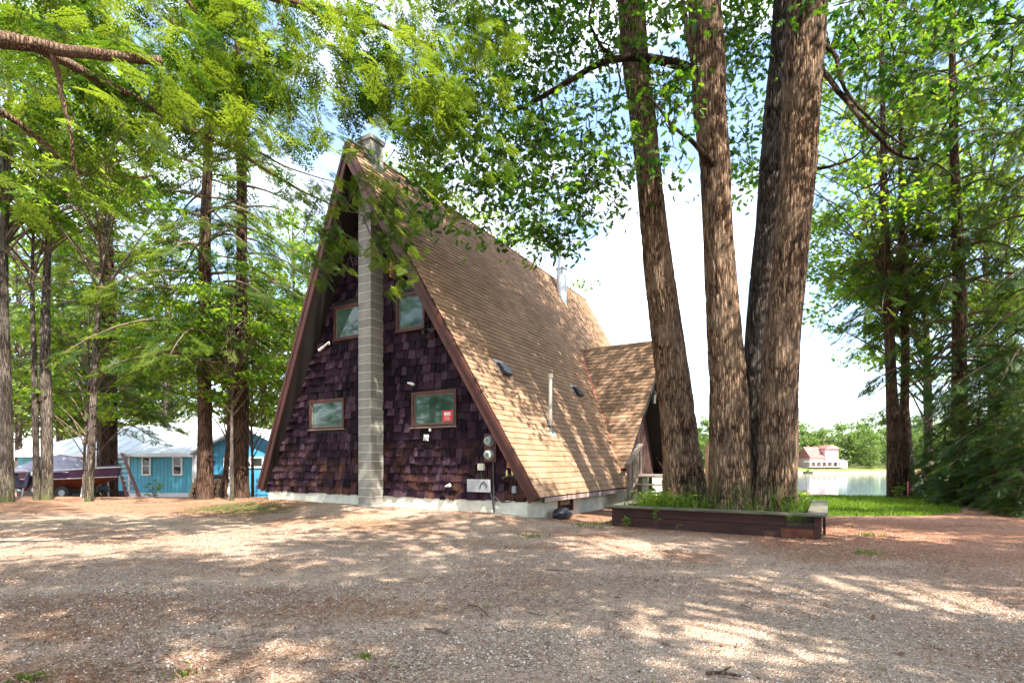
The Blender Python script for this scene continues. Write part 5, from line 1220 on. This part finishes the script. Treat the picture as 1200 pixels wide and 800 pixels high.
for i, (px, Y, s, w, lab) in enumerate(((1106, 16.9, .62, .60, 'young dark hemlock thicket right behind the slim pines'), (1146, 15.6, .72, .62, 'young bushy hemlock in front of the stout dark trunk'), (1190, 13.9, .68, .62, 'young bushy hemlock at the right edge of the lawn'), (1240, 12.4, .8, .6, 'young hemlock half cut off by the right edge'), (1168, 17.8, 1.1, .62, 'tall young hemlock behind the bushy thicket'), (1083, 18.2, .36, .7, 'small young hemlock at the foot of the slim pines'), (1125, 14.9, .42, .8, 'low spreading young hemlock at the back of the lawn'), (1168, 13.4, .42, .8, 'low spreading young hemlock by the gravel at the right'), (1212, 11.9, .55, .75, 'dense young hemlock nearest the gravel at the right edge'))):
    tree('young_hemlock', lab, base(px, Y), .07*s, 6*s, HY, hem_bark, s, i*1.7, seed=40+i, group='young hemlocks in the right hand thicket', na=10, furrow=0, sxy=w)
tree('shrub', 'yellow green leafy shrub at the right end of the lawn', base(1196, 11.9), .02, .9, MA, twig_mat, .15, 0, seed=51, zoff=-.33, na=8, furrow=0)
tree('shrub', 'low leafy shrub at the base of the slim pines', base(1056, 17.0), .02, .8, MA, twig_mat, .11, 2, seed=52, zoff=-.24, na=8, furrow=0)
pk = at(1060, 0, 17.3); o = MB().tube([(0, 0, -.1), (0, 0, .55)], .03, 8).build('marker_post', simple('pink_marker', (.75, .12, .22), .5, .1, 4), None); o.location = (pk.x+.12, 17.3, gz1(pk.x, 17.3)); props(o, 'short pink marker stake beside the slim pine trunks', 'stake')
o2 = MB().tube([(0, 0, .55), (0, 0, .60)], [.04, .02], 8).build('cap', MATS['pink_marker'], o)
# forest behind the blue buildings
fr = random.Random(5)
k = 0
for (Y0, n, x0, x1) in ((36, 6, -40, -9), (46, 6, -56, -11), (60, 6, -78, -14)):
    for i in range(n):
        x = x0+(x1-x0)*(i+.5)/n+fr.uniform(-1.5, 1.5); Y = Y0+fr.uniform(-3, 3); hem = fr.random() < .35
        tree('forest_tree', 'tree in the sunlit woods behind the blue buildings', (x, Y, gz1(x, Y)-.3), .2, 17, HB if hem else FO, pale_bark, fr.uniform(.85, 1.2), fr.uniform(0, 6), group='trees of the woods behind the blue buildings', seed=60+k, na=8, furrow=0); k += 1
# far shore trees
k = 0
for row, (Y0, n, x0, x1) in enumerate(((164, 17, 34, 150), (175, 17, 34, 158), (190, 16, 36, 168))):
    for i in range(n):
        x = x0+(x1-x0)*(i+.5)/n+fr.uniform(-2, 2); Y = Y0+fr.uniform(-2.5, 4)
        if row == 0 and 84 < x < 108: continue
        s = fr.uniform(.95, 1.35)*(1 if row else .62)
        t = tree('far_tree', 'hazy broadleaf tree in the row across the lake', (x, Y, gz1(x, Y)-.5), .2, 10*s, FP if fr.random() < .6 else FQ, pale_bark, s, fr.uniform(0, 6), group='trees on the far shore of the lake', seed=120+k, na=6, furrow=0); k += 1

# shade trees standing just behind and beside the viewer
SHADE = [(7.2, -2.6, 1.0, 0), (-6.5, -8.0, 1.05, 1.3), (13.5, 1.5, .95, 2.2), (2.0, -10.0, 1.2, 3.0), (3.6, -4.2, .95, 5.2)]
for i, (x, y, s, rz) in enumerate(SHADE):
    tree('shade_oak', ('oak behind the viewer to the right', 'oak behind the viewer to the left', 'oak beyond the right edge of the drive', 'tall oak farther behind the viewer', 'oak right behind the viewer')[i]+' shading the drive', (x, y, 0), .3, 14*s, CANT if i == 4 else CANO, oak_bark, s, rz, seed=200+i, na=12, furrow=0)

for i, (x, y, s) in enumerate(((-17.5, 6.0, .9), (-21.0, 2.0, 1.0), (-16.5, 1.0, .85), (-22, 8.5, 1.0))):
    tree('hemlock_tree', ('hemlock beyond the left edge, nearest the drive', 'hemlock far beyond the left edge of the drive', 'hemlock beyond the left edge, abreast of the viewer', 'hemlock beyond the left edge near the boat')[i], (x, y, gz1(x, y)), .22, 19*s, HB if i % 2 else HA, hem_bark, s, i*1.3, seed=230+i, na=10, furrow=0, zoff=-1.2)

# ================================================================== THE OVERHANGING HEMLOCK (upper left)
def overhang():
    B = Vector((-7.2, 4.6, 0)); t = empty('overhanging_hemlock', B, 0, 'near hemlock whose long boughs hang across the upper left', 'tree')
    pts = [(0, 0, -.3), (0, 0, 3), (.1, .05, 7), (.15, 0, 12), (.1, .1, 17)]; mobj('trunk', trunk_mesh('trunk', pts, [.32, .27, .22, .15, .04], 30, 90, .015, 10, .2, 9), hem_bark, t)
    L_ = []
    def lb(pp, rr): L_.append([at(*p) for p in pp]); limb('limb', t, [at(*p) for p in pp], rr, base=B)
    lb([(-330, -25, 4.7), (-120, 15, 4.8), (0, 45, 4.9), (40, 52, 5.0), (100, 62, 5.1), (190, 72, 5.3)], [.13, .10, .075, .06, .052, .042])
    lb([(35, 50, 5.0), (75, 72, 5.2), (120, 95, 5.5), (165, 118, 5.9), (210, 148, 6.4), (250, 163, 6.8), (300, 192, 7.4), (350, 222, 8.0), (400, 246, 8.6)], [.055, .048, .042, .036, .03, .027, .022, .018, .010])
    lb([(-330, 60, 4.5), (-60, 100, 5.0), (0, 130, 5.4), (45, 163, 5.7), (90, 200, 6.0), (130, 205, 6.2), (185, 207, 6.5)], [.07, .05, .034, .028, .024, .018, .010])
    lb([(62, 62, 5.05), (72, 110, 5.2), (82, 150, 5.3), (88, 200, 5.4), (105, 228, 5.5)], [.026, .022, .018, .012, .006])
    lb([(250, 163, 6.8), (300, 178, 7.2), (345, 200, 7.6), (400, 215, 8.0)], [.018, .014, .011, .006])
    lb([(-200, -190, 5.0), (60, -90, 5.6), (200, -30, 6.2), (330, 0, 7.0), (430, 40, 7.8)], [.09, .07, .05, .04, .02])
    lb([(330, 0, 7.0), (420, 20, 7.6), (510, 60, 8.2), (522, 110, 8.4)], [.04, .03, .02, .01])
    lb([(180, -60, 6.0), (220, 0, 6.3), (260, 60, 6.6), (310, 105, 7.0)], [.03, .022, .016, .008])
    lb([(200, 20, 6.5), (225, 60, 6.6), (300, 60, 6.8), (335, 10, 7.0)], [.012, .010, .008, .005])
    lb([(0, 290, 9.5), (40, 320, 9.7), (70, 352, 10)], [.02, .014, .006])
    for tw in ([(385, 240, 8.5), (398, 262, 8.6), (392, 290, 8.6), (384, 315, 8.6)], [(400, 246, 8.6), (425, 252, 8.7), (448, 268, 8.8), (462, 285, 8.8)], [(372, 232, 8.3), (362, 255, 8.4), (356, 280, 8.4)], [(400, 246, 8.6), (415, 228, 8.7), (430, 222, 8.8)], [(425, 252, 8.7), (445, 300, 8.8), (468, 335, 8.8)], [(392, 270, 8.6), (408, 290, 8.7), (414, 312, 8.7)]): lb(tw, [.010-.0022*i for i in range(len(tw))])
    rng = np.random.default_rng(77); P, D = [], []
    def cloud(cx, cy, Y, sx, sy, n, az=None, dn=(-.75, -.15)):
        for i in range(n):
            p = at(cx+rng.normal(0, sx), cy+rng.normal(0, sy), Y+rng.normal(0, .45)); a = rng.uniform(0, 6.28) if az is None else az+rng.normal(0, 1.5); P.append(tuple(p-B)); D.append((math.cos(a), math.sin(a), rng.uniform(*dn)))
    az = .55
    for (cx, cy, Y, sx, sy, n) in ((40, 30, 6.2, 60, 35, 60), (110, 20, 6.4, 70, 40, 80), (200, 40, 6.6, 70, 50, 110), (290, 40, 7.0, 60, 50, 110), (370, 45, 7.4, 60, 45, 95), (450, 60, 7.8, 50, 50, 105), (500, 110, 8.0, 40, 50, 70), (310, 120, 7.2, 45, 35, 50), (250, 120, 6.6, 50, 40, 75), (170, 100, 6.0, 50, 35, 55), (60, 110, 5.8, 50, 35, 50), (20, 170, 6.0, 35, 35, 30), (120, 170, 6.4, 50, 30, 38), (450, 90, 7.8, 40, 25, 45), (520, 150, 8.4, 35, 40, 50), (480, 60, 8.2, 40, 45, 50), (330, 150, 7.8, 30, 25, 20), (560, 40, 8.4, 40, 40, 40)):
        cloud(cx, cy, Y, sx, sy, n, az)
    # the tuft that hides the gable peak
    n0 = len(P)
    for (cx, cy, Y, sx, sy, n) in ((385, 225, 8.5, 18, 12, 20), (372, 262, 8.5, 14, 14, 20), (392, 285, 8.7, 14, 14, 24), (384, 312, 8.6, 11, 8, 12), (455, 240, 8.8, 14, 10, 22), (468, 270, 8.9, 14, 12, 26), (452, 298, 8.9, 10, 10, 14), (475, 312, 8.9, 9, 8, 9), (345, 225, 8.2, 22, 10, 14), (465, 336, 8.8, 9, 5, 6), (425, 225, 8.7, 14, 8, 9)):
        cloud(cx, cy, Y, sx, sy, int(n*1.9), -.2, (-.95, -.35))
    P = np.array(P); D = np.array(D); up = rng.normal(size=(len(P), 3))*.35; up[:, 2] += 1; k = np.arange(len(P)) < n0; S_ = rng.uniform(.24, .50, len(P)); ti = rng.uniform(0, 1, len(P)); fr_ = frames(D, up)
    mobj('crown', crown_mesh('crown', [scatter(SPRAY0[0], SPRAY0[1], P[k], fr_[k], S_[k], ti[k]), scatter(SPRAYT[0], SPRAYT[1], P[~k], fr_[~k], S_[~k]*.62, ti[~k])], hem_near), None, t)
    crown_pair(t, HB, (.8, .8, .95), 1.1, 5.5)
overhang()
